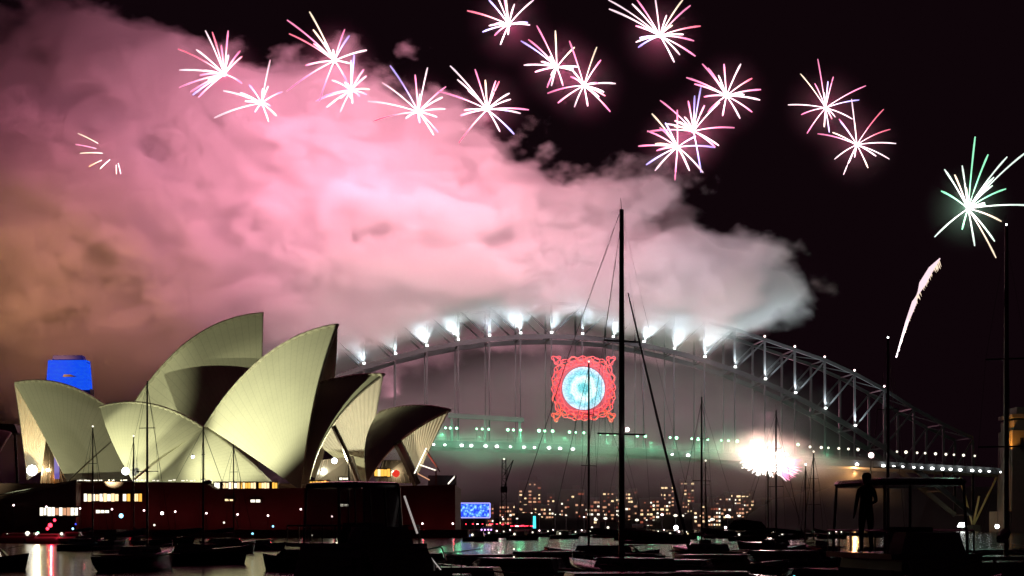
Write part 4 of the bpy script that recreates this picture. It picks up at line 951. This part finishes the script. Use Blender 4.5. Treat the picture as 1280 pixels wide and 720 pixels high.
zt2 = 4.05*.57+.11
person((at(1083, 0, 36).x, 36.0, zt2), R(20), 'dark standing figure under the hardtop of the right cruiser')
def bx(px, Y): return at(px, 0, Y).x

protos = []
for j in range(3):
    q = empty('distant_launch', (0, -50, 0)); Ln = (7, 8, 9)[j]
    MB.build(hull_mb(Ln, 2.6, .9), 'hull', M['geldark'], q, True); MB().box((-.5, 0, 1.4), (Ln*.4, 1.9, 1.1), top=.85).build('cabin', M['gel'], q)
    for i in range(1+j): MB().ball((-1.5+i*2.1, -1.0, 1.3+.5*(i % 2)), .26-.04*i, 7).build('cabin_light', M[('pale_window', 'pink_lamp', 'warm_window')[i]], q)
    protos.append(q)
for k in range(27):
    pr = protos[k % 3]; q = pr if k < 3 else pr.copy()
    if k >= 3:
        C.objects.link(q)
        for ch in list(pr.children): c_ = ch.copy(); C.objects.link(c_); c_.parent = q
    Y = 330+((k*37) % 27)*11.; p = at(600+k*17.6, 0, Y)
    q.location = (p.x, Y, 0); q.rotation_euler = (0, 0, random.uniform(-.5, .5)); tag(q, ORD[k]+' small lit launch from the left, anchored off the far shore', 'boat', 'launches anchored off the far shore')
# smaller boats: px, Y, heading, length, height, label, lights
small = [(455, 74, 12, 9, 2.4, 'dark long motor boat just behind and left of the big end-on cruiser', []),
         (515, 62, 170, 8, 2.1, 'dark low motor boat at the stern quarter of the big end-on cruiser', []),
         (790, 62, 8, 9, 2.2, 'dark long motor boat crossing behind the foot of the thickest mast', []),
         (868, 66, 172, 8, 2.1, 'dark low cruiser in the foreground between the thick mast and the bare mast', []),
         (-22, 112, 10, 5.5, 2.6, 'dark cabin boat at the lower left corner with a faint blue deck light', [(0, -.3, 1.9, .09, 'blue_light'), (.1, -.3, 1.9, .08, 'blue_light')]),
         (103, 205, 15, 6.2, 2.6, 'dark boat moored left of the tall yacht, under the podium', []),
         (146, 200, 80, 6.5, 4.6, 'boat with a bright blue wheelhouse light left of the tall mast', [(.2, 0, 4.3, .36, 'blue_lamp'), (.3, .1, 1.7, .2, 'blue_lamp')]),
         (209, 250, 10, 7.5, 3.4, 'boat with a bright white floodlight in front of the podium', [(-.1, -.2, 5.0, .3, 'white_lamp'), (-.25, -.4, 3.2, .2, 'pale_window')]),
         (280, 215, 160, 6.8, 2.6, 'dark low boat behind the long-hulled yacht', [(0, 0, 3.5, .17, 'pale_window')]),
         (325, 205, 20, 6, 2.4, 'small boat with two pale blue lights and reflections', [(-.18, -.35, 2.1, .17, 'blue_lamp'), (.25, -.35, 3.0, .15, 'blue_lamp')]),
         (28, 300, 5, 12, 3.2, 'low ferry at far left with green and white lights', [(-.45, -.3, 1.6, .34, 'green_lamp'), (-.2, -.3, 1.5, .36, 'pale_window'), (.1, -.35, 1.7, .55, 'pale_window'), (.25, -.3, 1.8, .3, 'green_lamp')]),
         (64, 290, 0, 9, 3.0, 'patrol boat flashing a strong red beacon beside the podium', [(0, -.2, 3.2, .5, 'red_lamp'), (.09, -.25, 4.1, .34, 'red_lamp'), (-.05, -.25, 2.6, .36, 'red_lamp'), (-.25, -.4, 1.7, .26, 'pink_lamp'), (.24, -.4, 1.7, .34, 'pale_window')]),
         (92, 285, 0, 5, 3.6, 'small launch with blue lights right of the red beacon', [(0, -.3, 2.6, .24, 'blue_lamp'), (.1, -.3, 3.4, .2, 'blue_light')]),
         (362, 78, 25, 3.4, 1.9, 'dark inflatable tender in the foreground water left of the big cruiser', []),
         (385, 110, 150, 7, 2.6, 'dark motor boat with one small deck light left of the big cruiser', [(0, -.2, 2.4, .06, 'pale_window')]),
         (560, 66, 170, 7.5, 2.4, 'dark sloping foredeck boat right of the big cruiser', []),
         (606, 92, 20, 7.5, 2.5, 'dark motor boat below the blue screen', []),
         (645, 82, 160, 8, 2.5, 'dark motor boat with two stacked cabin lights', [(.05, -.3, 1.85, .06, 'pale_window'), (.05, -.3, 1.45, .06, 'pale_window')]),
         (690, 96, 30, 8, 2.7, 'dark motor boat between the cyan pillar and the slim mast', []),
         (725, 60, 175, 7, 1.9, 'dark low runabout at the bottom centre', []),
         (830, 84, 165, 8.5, 2.3, 'dark motor boat just right of the thickest mast', []),
         (895, 92, 12, 8, 2.5, 'dark cabin boat below the bare mast', []),
         (930, 58, 170, 7, 1.8, 'dark runabout with a tiny cyan lamp near the bottom edge', [(-.25, .3, 1.25, .06, 'cyan_light')]),
         (985, 100, 25, 8.5, 2.7, 'dark motor boat under the two short lit masts', []),
         (1035, 70, 155, 7, 2.1, 'dark motor boat left of the hardtop cruiser', []),
         (1232, 100, 20, 9, 2.8, 'dark boat with two white deck lamps at the right edge', [(.02, -.3, 3.0, .17, 'white_lamp'), (.35, -.3, 2.0, .2, 'white_lamp')]),
         (1270, 60, 160, 8, 2.6, 'dark boat cut by the right edge of the picture', []),
         (520, 100, 10, 8, 2.4, 'dark boat half hidden behind the big end-on cruiser', []),
         (760, 130, 15, 8, 2.6, 'dark motor boat behind the thickest mast', []),
         (1000, 60, 200, 6, 1.5, 'dark dinghy at the bottom right of centre', []),
         (660, 58, 10, 6, 1.6, 'dark dinghy at the bottom left of centre', [])]
for k, (px, Y, rz, Ln, H, lab, li) in enumerate(small):
    op = H < 2.0
    cruiser(px, Y, R(rz), Ln, H, lab, 'geldark' if k % 3 else 'gel', fly=False, hard=False, lights=li, open_=op, name='dinghy' if op else 'motor_boat')
lamp('beacon_light', 'POINT', at(64, 652, 284), 2500, (1, .03, .06));
